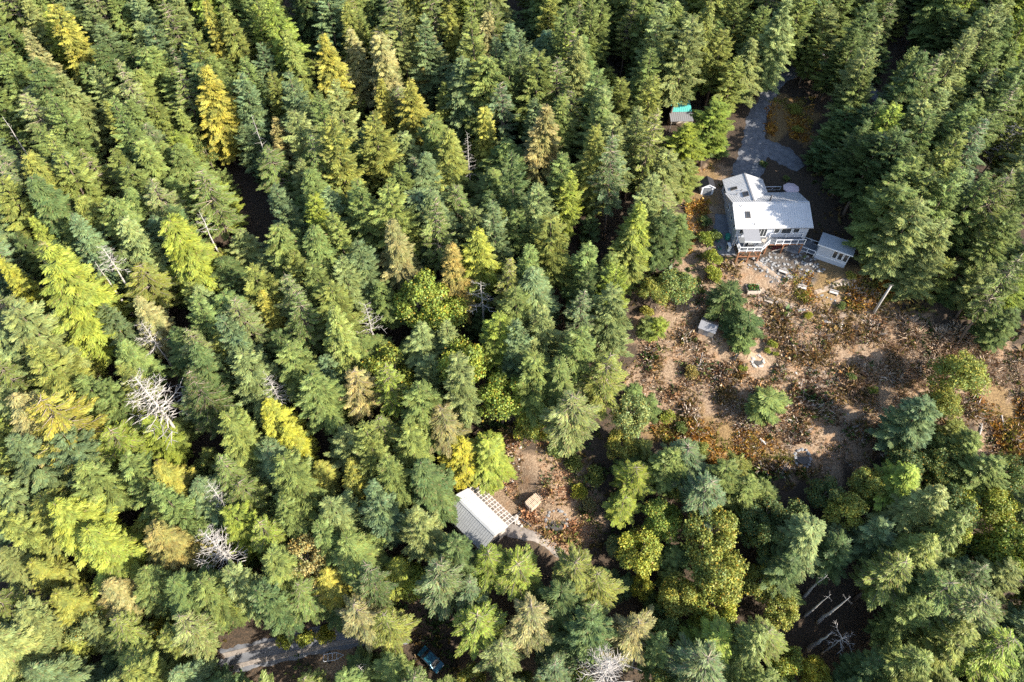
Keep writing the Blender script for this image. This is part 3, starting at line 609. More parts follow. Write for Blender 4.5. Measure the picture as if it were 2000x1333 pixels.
def plant(px, py, kind, h, r, tint, label=None, world=None):
    if world is None: p = gnd(px, py, h * (.72 if kind == 'broad' else .985))
    else: p = Vector((world[0], world[1], tz1(*world[:2])))
    (crown, limbs), trunk = random.choice(KINDS[kind])
    sz = h / BASEH[kind]; sr = r / BASER[kind]
    o = thing(KNAME[kind], (p.x, p.y, p.z - .1), random.uniform(0, 2 * PI)); o.scale = (sr, sr, sz)
    if world is None or True:
        lean = math.radians(3); o.rotation_euler = (random.uniform(-lean, lean), random.uniform(-lean, lean), o.rotation_euler[2])
    c = TINT[tint]; j = random.uniform(.86, 1.14); g = random.uniform(-.07, .07); col = (c[0] * j * (1 + g), c[1] * j, c[2] * j * (1 - g))
    link('crown', crown, o, color=col); link('trunk', trunk, o)
    if limbs: link('limbs', limbs, o)['kind'] = 'stuff'
    SPOTS.append((p.x, p.y, r)); PLACED.append([px, py, o, kind, tint, label]); return o
g_, c_, h_, b_, y_ = 'fir', 'cedar', 'hemlock', 'broad', 'youngfir'
# the trees one can pick out by colour or shape: tip (or crown centre) in the photograph, kind, height, crown radius, tint, label where it is a landmark
HAND = [
 (80, 25, c_, 17, 2.4, 'limegold'), (104, 8, c_, 22, 3.0, 'gold', 'golden cedar nearest the upper left corner of the forest'), (43, 58, c_, 19, 2.6, 'tan'), (383, 130, c_, 22, 4.0, 'gold', 'tall golden cedar spire standing alone among green firs'), (350, 212, c_, 14, 2.3, 'olive'), (396, -2, c_, 22, 2.8, 'gold'), (206, 197, c_, 15, 2.6, 'olive'),
 (535, -8, c_, 24, 3.7, 'lime'), (563, 60, c_, 21, 3.2, 'olive'), (628, 60, c_, 21, 3.3, 'gold', 'pointed golden cedar beside a dark gap near the top edge'), (690, 55, c_, 19, 3.0, 'tan'), (744, 60, c_, 21, 3.6, 'tan'), (680, 2, c_, 20, 3.0, 'olive'), (825, 122, c_, 12, 2.2, 'orange', 'small orange cedar in the dark gap below tall firs'), (798, 155, c_, 20, 3.2, 'gold'), (735, 148, c_, 18, 2.4, 'gold'), (885, 10, c_, 17, 2.4, 'gold'), (945, 22, c_, 18, 2.4, 'tan'), (862, 160, c_, 15, 2.6, 'olive'), (950, 208, c_, 17, 2.4, 'gold'), (532, 226, c_, 13, 2.4, 'tan'), (666, 256, y_, 11, 2.3, 'lime'),
 (570, 142, g_, 22, 4.4, 'blue'), (585, 210, g_, 21, 4.6, 'pale'), (650, 158, g_, 21, 3.6, 'pale'), (722, 226, g_, 21, 4.4, 'olive'), (925, 20, g_, 25, 4.4, 'olive'), (775, 0, g_, 24, 4.2, 'pale'), (818, 30, g_, 22, 4.2, 'blue'),
 (1022, 55, g_, 21, 3.6, 'blue'), (1042, 105, g_, 22, 4.6, 'green'), (1055, 205, c_, 22, 4.0, 'tan', 'broad tan cedar in the middle of the upper forest'), (1402, 192, g_, 15.5, 5.0, 'lime', 'tall bright lime fir beside the gravel drive'), (1346, 246, g_, 11.5, 4.0, 'lime', 'shorter lime fir in front of the teal-roofed hut'), (1444, 112, g_, 16, 3.4, 'olive'), (1432, 126, c_, 12, 1.8, 'gold'), (1290, 2, g_, 23, 4.4, 'pale'), (1165, 130, g_, 21, 4.4, 'green'), (1272, 98, g_, 18, 4.0, 'green'), (1185, 168, g_, 20, 4.2, 'pale'), (1272, 150, g_, 20, 4.2, 'olive'), (1200, 232, g_, 21, 4.6, 'pale'), (1250, 215, g_, 20, 3.8, 'pale'), (1115, 12, g_, 22, 4.4, 'green'), (1350, 30, g_, 23, 4.4, 'pale'), (1402, 45, g_, 15, 3.8, 'green'), (1340, 35, g_, 15, 3.8, 'green'), (1100, 300, g_, 19, 3.8, 'green'),
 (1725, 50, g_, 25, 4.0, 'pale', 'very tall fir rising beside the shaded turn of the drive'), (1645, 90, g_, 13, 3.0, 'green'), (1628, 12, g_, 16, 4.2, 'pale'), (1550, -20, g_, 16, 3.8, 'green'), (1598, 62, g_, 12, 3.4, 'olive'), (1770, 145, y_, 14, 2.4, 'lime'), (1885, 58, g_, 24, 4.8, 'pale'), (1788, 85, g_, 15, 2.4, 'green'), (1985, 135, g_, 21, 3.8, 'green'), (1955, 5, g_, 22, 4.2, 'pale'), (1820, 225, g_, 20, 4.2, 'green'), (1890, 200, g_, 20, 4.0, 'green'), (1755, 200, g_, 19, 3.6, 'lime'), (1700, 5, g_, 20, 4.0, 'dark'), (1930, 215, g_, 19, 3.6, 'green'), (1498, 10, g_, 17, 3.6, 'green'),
 (75, 490, c_, 26, 5.2, 'limegold', 'largest golden cedar, broad and bright beside a black gap'), (60, 482, c_, 23, 2.8, 'tan'), (2, 500, c_, 19, 2.6, 'yellow'), (65, 418, c_, 14, 2.2, 'limegold'), (262, 580, c_, 17, 2.8, 'tan'), (480, 520, g_, 19, 3.8, 'olive'), (215, 195, g_, 22, 4.0, 'green'),
 (545, 362, g_, 19, 3.6, 'blue'), (602, 388, g_, 20, 4.0, 'lime'), (640, 372, g_, 19, 3.0, 'blue'), (702, 355, g_, 22, 4.4, 'green'), (772, 358, g_, 22, 4.6, 'olive'), (768, 425, c_, 20, 3.5, 'tan', 'tan cedar with bare branches showing in mid forest'), (926, 445, c_, 20, 3.6, 'limegold'), (886, 480, c_, 19, 3.4, 'orange', 'orange-gold cedar beside a bleached forked snag'), (510, 565, c_, 16, 2.6, 'gold'), (703, 478, g_, 18, 4.0, 'blue'), (665, 502, g_, 18, 3.6, 'pale'), (560, 498, g_, 18, 3.6, 'olive'), (615, 520, g_, 19, 4.0, 'green'), (640, 562, g_, 20, 4.4, 'olive'), (810, 565, b_, 17, 5.4, 'lime'), (870, 600, b_, 15, 5.0, 'lime'), (970, 610, g_, 19, 4.4, 'lime'),
 (1105, 335, g_, 18, 3.4, 'lime', 'lime tipped fir left of the clearing with the house'), (1062, 362, g_, 20, 4.4, 'pale'), (1085, 430, g_, 20, 4.6, 'olive'), (1255, 402, c_, 18, 3.2, 'limegold', 'yellow-green cedar a little left of the tiny shed'), (1235, 450, c_, 15, 3.2, 'olive'), (1320, 545, b_, 9, 4.6, 'green', 'round crowned green tree at the clearing edge below the side yard'), (1140, 482, g_, 18, 4.2, 'green'), (1195, 492, g_, 13, 3.2, 'green'), (1172, 530, y_, 9, 2.4, 'green'), (1270, 345, g_, 20, 4.4, 'pale'), (1338, 420, g_, 11, 3.2, 'green'), (1030, 480, g_, 19, 4.6, 'green'), (1280, 560, b_, 8, 3.4, 'autumn'), (1060, 600, g_, 20, 4.2, 'pale'), (1200, 570, g_, 21, 4.4, 'pale'), (1040, 700, g_, 20, 4.2, 'green'), (1180, 690, h_, 21, 4.6, 'olive'), (1120, 640, g_, 21, 4.4, 'green'), (1130, 760, h_, 22, 5.0, 'pale', 'feathery pale conifer overhanging the gap above the barn clearing'), (1355, 640, y_, 0.1, .1, 'green'),
 (1432, 556, y_, 9, 3.3, 'dark', 'dense dark fir standing alone between shed and fire pit'), (1462, 612, y_, 7, 3.0, 'dark'), (1455, 648, y_, 4.5, 2.5, 'green'), (1290, 622, y_, 6, 1.9, 'lime', 'small lime fir on the slope near the grey shed'), (1268, 625, y_, 5, 2.0, 'green'), (1505, 770, y_, 6.5, 3.2, 'green', 'lone green fir in the middle of the dry clearing'), (1240, 755, y_, 5, 2.0, 'green'), (1272, 785, y_, 5.5, 2.2, 'green'),
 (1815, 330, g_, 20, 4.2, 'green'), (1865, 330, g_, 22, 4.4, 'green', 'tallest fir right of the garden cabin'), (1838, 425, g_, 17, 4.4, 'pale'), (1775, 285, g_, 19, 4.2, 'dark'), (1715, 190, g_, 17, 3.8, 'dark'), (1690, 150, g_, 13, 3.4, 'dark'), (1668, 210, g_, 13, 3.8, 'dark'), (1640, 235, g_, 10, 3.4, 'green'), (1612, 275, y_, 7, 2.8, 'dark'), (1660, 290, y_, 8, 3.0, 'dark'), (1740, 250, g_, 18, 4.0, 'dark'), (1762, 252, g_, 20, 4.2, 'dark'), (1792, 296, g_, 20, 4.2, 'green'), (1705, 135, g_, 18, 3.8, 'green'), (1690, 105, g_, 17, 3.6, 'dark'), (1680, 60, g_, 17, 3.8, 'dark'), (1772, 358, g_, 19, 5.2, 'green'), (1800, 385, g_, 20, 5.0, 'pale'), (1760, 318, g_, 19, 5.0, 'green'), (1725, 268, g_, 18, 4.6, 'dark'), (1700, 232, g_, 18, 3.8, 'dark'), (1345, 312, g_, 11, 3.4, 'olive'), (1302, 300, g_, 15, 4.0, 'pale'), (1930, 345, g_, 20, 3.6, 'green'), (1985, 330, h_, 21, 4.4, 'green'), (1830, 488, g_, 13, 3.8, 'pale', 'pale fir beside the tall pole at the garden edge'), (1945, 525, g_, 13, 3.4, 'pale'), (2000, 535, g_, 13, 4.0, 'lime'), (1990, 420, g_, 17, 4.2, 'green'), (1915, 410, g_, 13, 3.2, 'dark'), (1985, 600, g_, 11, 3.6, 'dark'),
 (1885, 722, b_, 14, 4.8, 'autumn', 'yellowing tree at the far side of the dry clearing'), (1850, 785, b_, 12, 3.4, 'autumn'), (1815, 785, g_, 16, 4.4, 'blue', 'blue-green fir at the lower edge of the dry clearing'), (1905, 855, g_, 11, 3.8, 'green'), (1780, 900, b_, 10, 3.8, 'dark'), (1850, 905, b_, 10, 3.8, 'green'), (1970, 920, b_, 12, 4.0, 'green'), (1870, 985, b_, 12, 4.4, 'limegold'), (1800, 985, b_, 11, 4.0, 'autumn'), (1705, 945, b_, 11, 3.4, 'autumn'), (1660, 990, b_, 12, 3.8, 'autumn'), (1740, 1020, g_, 15, 3.8, 'blue'), (1620, 960, b_, 9, 3.4, 'dark'), (1560, 1010, b_, 8, 3.8, 'dark'), (1500, 1000, b_, 8, 3.6, 'dark'),
 (85, 785, h_, 24, 6.0, 'gold', 'wide golden conifer at the left edge, bare twigs showing'), (30, 770, c_, 22, 4.2, 'tan'), (310, 895, c_, 17, 3.2, 'gold', 'golden cedar above a small grey snag at lower left'), (200, 740, g_, 18, 3.4, 'green'), (235, 715, g_, 18, 3.6, 'olive'), (15, 860, g_, 21, 4.6, 'blue'), (115, 862, g_, 21, 4.6, 'blue'), (150, 905, g_, 20, 4.4, 'green'), (245, 900, g_, 20, 4.4, 'green'), (440, 800, g_, 20, 4.4, 'olive'), (470, 690, g_, 21, 4.6, 'pale'), (290, 820, g_, 15, 3.6, 'lime'), (30, 590, g_, 23, 5.0, 'pale'), (60, 680, g_, 22, 5.0, 'olive'),
 (525, 780, c_, 17, 3.0, 'yellow', 'bright yellow cedar in the middle of the left forest'), (560, 825, c_, 14, 2.8, 'yellow'), (690, 720, h_, 18, 3.6, 'tan', 'tan open-branched conifer near the forest centre'), (620, 900, c_, 12, 2.6, 'gold'), (690, 900, c_, 13, 2.6, 'gold'), (865, 805, h_, 17, 4.6, 'tan', 'pale tan conifer just above the barn'), (900, 860, c_, 13, 3.6, 'yellow', 'bright yellow tree touching the barn roof'), (950, 850, c_, 14, 3.6, 'limegold', 'yellow-green tree beside the upper end of the lean-to'), (930, 905, b_, 8, 3.0, 'yellow'), (880, 920, b_, 7, 2.8, 'gold'), (600, 720, g_, 20, 4.6, 'green'), (560, 660, g_, 20, 4.2, 'green'), (820, 760, g_, 19, 4.8, 'green'), (760, 720, b_, 16, 5.2, 'lime'), (900, 700, b_, 17, 5.2, 'lime'), (980, 760, b_, 15, 4.8, 'lime'), (1040, 815, b_, 11, 4.0, 'limegold'), (790, 840, g_, 17, 4.2, 'olive'), (560, 900, g_, 19, 5.0, 'green'),
 (815, 1000, g_, 18, 4.0, 'pale', 'pale fir leaning over the near end of the barn'), (110, 975, c_, 21, 4.6, 'limegold', 'broad yellow-green cedar near the lower left edge'), (165, 1030, c_, 20, 4.2, 'limegold'), (300, 1035, c_, 17, 3.6, 'orange', 'orange-tan cedar touching the white snag at lower left'), (60, 1090, c_, 14, 3.0, 'gold'), (115, 1150, c_, 15, 3.6, 'gold', 'golden cedar near the lower left corner'), (205, 1130, c_, 15, 3.4, 'tan'), (320, 1225, b_, 8, 3.0, 'yellow'), (345, 1140, g_, 20, 4.8, 'green'), (395, 1130, g_, 19, 4.4, 'green'), (450, 1140, b_, 14, 3.8, 'limegold'),
 (590, 1085, b_, 15, 4.4, 'tan', 'tan topped tree in the lower middle forest'), (640, 1110, c_, 13, 3.2, 'gold'), (770, 1105, c_, 12, 3.0, 'limegold'), (810, 1130, b_, 10, 3.2, 'limegold'), (695, 1190, h_, 19, 4.2, 'tan', 'tan star-shaped conifer above the end of the forest road'), (752, 1210, h_, 18, 3.8, 'olive'), (935, 1190, h_, 19, 4.4, 'lime', 'lime star-shaped conifer beside the dark car'), (1010, 1090, h_, 16, 4.6, 'lime', 'lime open-branched conifer just below the barn'), (955, 1085, h_, 14, 3.8, 'lime'), (885, 1060, g_, 15, 3.6, 'dark'), (760, 1285, g_, 15, 3.2, 'green'), (590, 1330, h_, 13, 2.8, 'olive'), (775, 1340, h_, 12, 3.0, 'limegold'), (925, 1325, b_, 9, 2.8, 'autumn'),  (520, 1075, g_, 19, 4.4, 'green'),
 (1255, 1075, b_, 10, 4.4, 'limegold', 'yellow-green broadleaf tree just right of the lower clearing'), (1395, 1030, b_, 15, 5.0, 'autumn', 'biggest yellowing broadleaf tree below the dry clearing'), (1410, 1110, b_, 15, 5.2, 'autumn'), (1400, 1180, b_, 13, 4.2, 'limegold'), (1330, 1160, b_, 12, 4.0, 'autumn'), (1255, 1140, b_, 9, 2.2, 'yellow', 'small bright yellow tree in the lower middle forest'), (1035, 1190, h_, 21, 4.4, 'tan', 'tan star-shaped conifer at bottom centre'), (1135, 1085, h_, 18, 4.4, 'olive'), (1175, 1130, h_, 17, 4.2, 'olive'), (1395, 1280, h_, 23, 5.4, 'blue', 'blue-green star-shaped conifer seen from above at bottom edge'), (1240, 1220, h_, 19, 4.6, 'tan'), (1248, 915, h_, 12, 4.0, 'lime', 'lime conifer beside the shaded right side of the lower clearing'), (1222, 975, h_, 9, 3.4, 'lime'), (1300, 1000, b_, 10, 4.2, 'lime'), (1390, 935, h_, 17, 4.2, 'blue'), (1215, 862, b_, 7, 3.2, 'autumn'), (1430, 905, g_, 14, 3.4, 'green'), (1150, 1210, g_, 20, 5.0, 'dark'), (1100, 1150, g_, 18, 4.4, 'dark'), (1465, 930, g_, 12, 3.2, 'green'), (1165, 1190, h_, 18, 3.6, 'green'),
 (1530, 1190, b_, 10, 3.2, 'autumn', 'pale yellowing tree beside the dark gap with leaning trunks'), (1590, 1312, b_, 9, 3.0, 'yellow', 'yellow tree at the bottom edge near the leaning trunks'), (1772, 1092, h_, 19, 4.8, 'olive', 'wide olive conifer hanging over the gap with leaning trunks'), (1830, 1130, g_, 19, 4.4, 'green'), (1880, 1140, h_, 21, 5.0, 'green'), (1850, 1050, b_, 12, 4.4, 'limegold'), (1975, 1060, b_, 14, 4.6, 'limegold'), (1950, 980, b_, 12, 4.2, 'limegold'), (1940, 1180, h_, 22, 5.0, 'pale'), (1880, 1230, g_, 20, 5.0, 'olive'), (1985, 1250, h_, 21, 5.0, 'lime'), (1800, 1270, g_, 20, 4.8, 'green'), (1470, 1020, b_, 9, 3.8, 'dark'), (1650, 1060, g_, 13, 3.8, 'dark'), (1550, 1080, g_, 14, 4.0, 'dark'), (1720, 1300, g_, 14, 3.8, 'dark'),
]
for row in HAND:
    if row[3] < 1: continue
    plant(*row[:6], label=row[6] if len(row) > 6 else None)
# open ground that no further tree may cover, and the dark gaps of the forest, as seen in the photograph
OPEN = [[(1235, 600), (1300, 590), (1370, 560), (1350, 500), (1340, 400), (1350, 335), (1400, 330), (1440, 265), (1470, 195), (1515, 140), (1560, 140), (1600, 185), (1590, 285), (1620, 350), (1700, 440), (1730, 600), (1850, 640), (2010, 690), (2010, 900), (1930, 880), (1870, 790), (1690, 900), (1640, 940), (1490, 940), (1430, 870), (1280, 860), (1225, 780)],
        [(870, 985), (925, 940), (985, 850), (1060, 860), (1150, 860), (1185, 960), (1200, 1060), (1110, 1095), (1000, 1045), (925, 1070)],
        [(395, 1290), (470, 1262), (630, 1232), (680, 1245), (670, 1305), (500, 1333), (420, 1325)], [(808, 1205), (850, 1205), (875, 1310), (825, 1310)], [(1565, 1130), (1650, 1150), (1690, 1200), (1660, 1290), (1590, 1280)], [(1675, 155), (1720, 175), (1730, 200), (1690, 195)], [(1585, 105), (1612, 110), (1610, 140), (1590, 135)], [(1305, 205), (1350, 205), (1350, 265), (1300, 265)]]
GAPS = [(590, 85, 26), (800, 115, 20), (690, 245, 18), (912, 285, 22), (1010, 30, 22), (1200, 138, 24), (1122, 300, 16), (1365, 180, 14), (1660, 95, 26), (1745, 130, 30), (1770, 55, 22), (80, 590, 26), (462, 350, 26), (340, 615, 22), (508, 430, 24), (700, 590, 20), (935, 590, 22), (1180, 455, 24), (1100, 545, 24), (180, 690, 26), (370, 880, 24), (215, 575, 16), (300, 770, 34), (405, 1075, 28), (275, 1060, 18), (160, 1260, 20), (1195, 1290, 36), (1320, 1150, 18), (1130, 830, 22), (520, 740, 18), (20, 255, 16), (210, 280, 16), (240, 50, 14), (400, 440, 16), (1860, 560, 36), (1930, 500, 20), (1985, 480, 18), (1520, 1130, 22), (640, 1290, 26), (1280, 1150, 14), (1090, 1000, 30)]
SNAGS = [(262, 735, 21, 45), (398, 1040, 20, 40), (1195, 1285, 22, 45), (939, 548, 15, 30), (912, 257, 15, 22), (521, 733, 17, 30), (405, 942, 16, 26), (712, 592, 15, 24), (196, 478, 19, 26), (184, 510, 15, 18), (388, 412, 17, 20), (275, 628, 15, 24), (490, 222, 18, 18), (3, 226, 16, 16), (1987, 240, 13, 26), (1617, 1122, 11, 18), (1624, 1160, 12, 18), (1662, 1165, 14, 18), (1628, 1234, 11, 18), (1652, 1244, 10, 24)]
GUARD = []   # (px, py, radius, distance y): what nearer trees must not hide
for x, y, h, q in SNAGS:
    p = gnd(x, y, h)
    for t in (1, .82, .64): w = proj((p.x, p.y, p.z + h * t)); GUARD.append((w[0], w[1], q, p.y))
for px, py, o, k, t, lab in PLACED:
    if lab or k == 'cedar':
        p = o.location; h = o.scale[2] * BASEH[k]; r = o.scale[0] * BASER[k]
        for t_ in (.92, .75, .58): w = proj((p.x, p.y, p.z + h * t_)); GUARD.append((w[0], w[1], r * 8.5, p.y))
def crown_pts(p, h, r):
    out = []
    for t in (.35, .55, .75, .95):
        rr = r * min(1, (1 - t) ** .8 * 1.5 + .05)
        for dx, dy in ((-1, 0), (1, 0), (0, -1), (0, 1), (0, 0)): out.append(proj((p.x + dx * rr, p.y + dy * rr, p.z + h * t)))
    return out
rs = random.Random(11); fill = 0; tries = 0
while tries < 16000 and fill < 490:
    tries += 1
    px = rs.uniform(-60, 2060); py = rs.uniform(-210, 1390); h = rs.uniform(13, 23.5); r = rs.uniform(2.7, 4.3)
    p = gnd(px, py, h)
    if any((p.x - x) ** 2 + (p.y - y) ** 2 < ((r + q) * .54) ** 2 for x, y, q in SPOTS): continue
    cc_ = p.x * .491 + p.y * .871
    if 40 < cc_ < 51 and 0 < (p.x - 3) * .871 - (p.y - 50) * .491 < 34 and h > 9: h *= .5; r *= .8; p = gnd(px, py, h)
    cp = crown_pts(p, h, r)
    if not any(0 < x < 2000 and 0 < y < 1333 for x, y in cp): continue
    if any(inside(x, y, pl) for x, y in cp for pl in OPEN): continue
    if any((x - gx_) ** 2 + (y - gy_) ** 2 < gr * gr for x, y in cp for gx_, gy_, gr, yy in GUARD if yy > p.y): continue
    if any((x - gx_) ** 2 + (y - gy_) ** 2 < gr * gr for x, y in cp for gx_, gy_, gr in GAPS): continue
    u = rs.random(); left = px < 1000
    tint = rs.choices(['green', 'blue', 'pale', 'olive', 'dark', 'lime'], [5, 2.2 if py > 700 or left else 1, 3, 2.4, 1.2 if left else 2, .8])[0]
    kind = rs.choices(['fir', 'cedar', 'hemlock', 'broad'], [3.5, 2.8, 1.5, .1] if py < 800 else [3.2, 1.8, 2.2, 1.2])[0]
    if kind == 'broad': h *= .7
    plant(px, py, kind, h, r * (1.12 if kind != 'fir' else 1.1), tint); fill += 1
tries = under = 0     # young growth added between the tall trees, darkening gaps that would be sunlit ground
while tries < 9000 and under < 150:
    tries += 1; px = rs.uniform(-20, 2020); py = rs.uniform(-10, 1345); h = rs.uniform(4.5, 9.5); r = rs.uniform(1.8, 3.0); p = gnd(px, py, h)
    if any((p.x - x) ** 2 + (p.y - y) ** 2 < ((r + q) * .50) ** 2 for x, y, q in SPOTS): continue
    cp = crown_pts(p, h, r)
    if any(inside(x, y, pl) for x, y in cp for pl in OPEN): continue
    if any((x - gx_) ** 2 + (y - gy_) ** 2 < (gr * .8) ** 2 for x, y in cp for gx_, gy_, gr, yy in GUARD if yy > p.y): continue
    kind = 'youngfir' if rs.random() < .72 else 'broad'
    plant(px, py, kind, h, r, rs.choices(['dark', 'green', 'olive', 'blue', 'autumn'], [4, 4, 1.5, 1, .6])[0]); under += 1
print('understory', under, tries)
print('trees', len(PLACED), 'fill', fill, 'tries', tries)

# bleached snags: trunk and every main branch a part
def branch_mesh(seed, L=3.0):
    rr = random.Random(seed); m = MB(); pts = [(0, 0, 0)]; 
    for i in range(1, 6): t = i / 5; pts.append((L * t, rr.uniform(-.18, .18) * L * t, (.16 * t + .10 * t * t) * L + rr.uniform(-.05, .05) * L))
    m.tube(pts, [.07, .06, .048, .036, .026, .012], 4, False)
    for k in range(9):
        i = rr.randint(1, 4); a = Vector(pts[i]); s = rr.choice((-1, 1)); ln = L * rr.uniform(.14, .34); q = a + Vector((ln * .75, s * ln * .7, rr.uniform(-.1, .35) * ln)); m.tube([a, a.lerp(q, .5) + Vector((0, 0, .04)), q], [.034, .024, .01], 3, False)
    return m.mesh('branch', 'grey_bark')
BR = [branch_mesh(900 + i) for i in range(6)]
SNT = [trunk_mesh('trunk', 20, .26, 80 + i, 'grey_bark') for i in range(3)]
def snag(px, py, h, label, n=38, bl=3.0, lo=.45, thick=1.0, forks=0, base=False, group='bleached snags among the firs'):
    p = gnd(px, py, 0 if base else h); o = thing('dead_snag', (p.x, p.y, p.z - .2), random.uniform(0, 6), label, 'dead tree', group)
    link('trunk', random.choice(SNT), o, sc=(thick, thick, h / 20))
    for k in range(n):
        t = lo + (1 - lo) * (k + random.random()) / n; s = bl / 3 * (1.08 - .75 * ((t - lo) / (1 - lo))) * random.uniform(.55, 1.2)
        link('branch', random.choice(BR), o, (0, 0, h * t), (random.uniform(-.3, .3), random.uniform(-.25, .35), k * 2.4 + random.uniform(-.4, .4)), (s, s, s))
    SPOTS.append((p.x, p.y, 1.5)); return o
snag(262, 735, 21, 'big white snag with tangled bare branches in the left forest', 70, 5.0, .45, 1.5)
snag(398, 1040, 20, 'white dead tree beside the orange-tan cedar at lower left', 60, 3.8, .5, 1.2)
snag(1195, 1285, 22, 'white dead tree with radiating branches at bottom centre', 70, 4.6, .45, 1.2)
snag(939, 548, 15, 'bleached forked snag beside the orange-gold cedar', 16, 3.6, .55, 1.3)
snag(912, 257, 15, 'thin grey snag with short branches in the upper middle gap', 46, 1.7, .35, .8)
snag(521, 733, 17, 'small grey snag above the bright yellow cedar', 34, 3.0, .6, .9)
snag(405, 942, 16, 'small grey snag touching the golden cedar at lower left', 36, 2.6, .5, .9)
snag(712, 592, 15, 'grey snag in the dark hollow of mid forest', 30, 2.6, .5, .9)
snag(196, 478, 19, 'bare topped dead trunk, thicker of the pair in the left forest', 36, 2.4, .72, 1.3)
snag(184, 510, 15, 'smooth dead trunk next to the bare topped snag in the left forest', 8, 1.2, .8, 1.1)
snag(184, 545, 13, 'shortest of the dead trunks beside the largest golden cedar', 5, 1.0, .8, 1.1)
snag(388, 412, 17, 'dead trunk with a pale broken top right of the dark left-centre gap', 16, 1.8, .75, 1.2)
snag(275, 628, 15, 'grey twiggy snag below the leaning pair of dead trunks', 34, 2.8, .6, .9)
snag(490, 222, 18, 'slim dead pole in the dark gap below the golden cedar spire', 14, 1.6, .4, .8)
snag(3, 226, 16, 'dead pole at the left edge over a dark opening', 6, 1.4, .7, 1.0)
snag(1895, 300 + 395, 6, 'fallen-looking grey stub at the far edge of the dry clearing', 14, 2.2, .5, .8)
snag(1987, 240, 13, 'grey bare tree at the right edge among the firs', 60, 3.6, .4, 1.0)
# living trunks standing bare over the dark gap at lower right
for k, (x, y, h, w_) in enumerate(((1617, 1122, 11, 'highest'), (1624, 1160, 12, 'thinnest'), (1662, 1165, 14, 'longest'), (1628, 1234, 11, 'lowest'))):
    snag(x, y, h, 'bare grey trunk over the dark gap at lower right, %s of four' % w_, 3, 1.0, .85, (1.3, 1.0, 1.4, 1.7)[k], group='bare trunks over the dark gap')
snag(1652, 1244, 10, 'broken trunk with drooping dead limbs over the dark gap', 12, 3.0, .8, .8)
snag(700, 1300, 12, 'broken grey trunk beside the bottom forest road', 10, 1.2, .7, 1.2)

# labels: what each tree is and where it stands by the landmarks
LM = [(px, py, lab) for px, py, o, k, t, lab in PLACED if lab]
LAND = [(383, 150, 'the golden spire at upper left'), (100, 20, 'the golden cedar in the upper left corner'), (628, 80, 'the pointed golden cedar near the top'), (825, 125, 'the small orange cedar'), (1060, 220, 'the broad tan cedar'), (1325, 222, 'the teal-roofed hut'), (1725, 60, 'the very tall fir by the drive'), (1500, 400, 'the grey house'), (1640, 480, 'the garden cabin'), (130, 560, 'the largest golden cedar'), (768, 440, 'the tan cedar of mid forest'), (939, 555, 'the forked snag'), (1380, 640, 'the grey shed'), (1480, 706, 'the fire pit'), (1567, 895, 'the stone ring'), (280, 750, 'the big white snag'), (525, 790, 'the bright yellow cedar'), (940, 1000, 'the barn'), (398, 1050, 'the white dead tree at lower left'), (640, 1250, 'the forest road'), (850, 1290, 'the parked car'), (1195, 1290, 'the dead tree at bottom centre'), (1400, 1080, 'the biggest yellowing tree'), (1620, 1190, 'the leaning bare trunks'), (1880, 740, 'the yellowing tree by the clearing'), (1985, 250, 'the bare tree at the right edge'), (1130, 770, 'the feathery pale conifer'), (310, 300, 'the slim pole gap'), (85, 800, 'the wide golden conifer')]
LAND = [l for l in LAND if l[2] != 'the slim pole gap']
SECT = ['right of', 'below and right of', 'below', 'below and left of', 'left of', 'above and left of', 'above', 'above and right of']
ORD = ['nearest', 'second', 'third', 'fourth', 'fifth', 'sixth', 'seventh', 'eighth', 'ninth', 'tenth', 'eleventh', 'twelfth', 'thirteenth', 'fourteenth', 'fifteenth', 'sixteenth', 'seventeenth', 'eighteenth', 'nineteenth', 'twentieth']
seen = {}
for row in sorted(PLACED, key=lambda q: min((q[0] - l[0]) ** 2 + (q[1] - l[1]) ** 2 for l in LAND)):
    px, py, o, k, t, lab = row
    if not lab:
        l = min(LAND, key=lambda l: (px - l[0]) ** 2 + (py - l[1]) ** 2); s = SECT[int(round(math.atan2(py - l[1], px - l[0]) / (PI / 4))) % 8]
        key = (WORD[t], KWORD[k], s, l[2]); i = seen.get(key, 0); seen[key] = i + 1
        lab = '%s %s, %s %s %s' % (WORD[t], KWORD[k], ORD[i], s, l[2]) if i else '%s %s %s %s' % (WORD[t], KWORD[k], s, l[2])
    tag(o, lab, 'tree', {'fir': 'firs of the forest', 'cedar': 'cedars of the forest', 'hemlock': 'open-branched conifers of the forest', 'broad': 'broadleaf trees of the forest', 'youngfir': 'young firs'}[k])

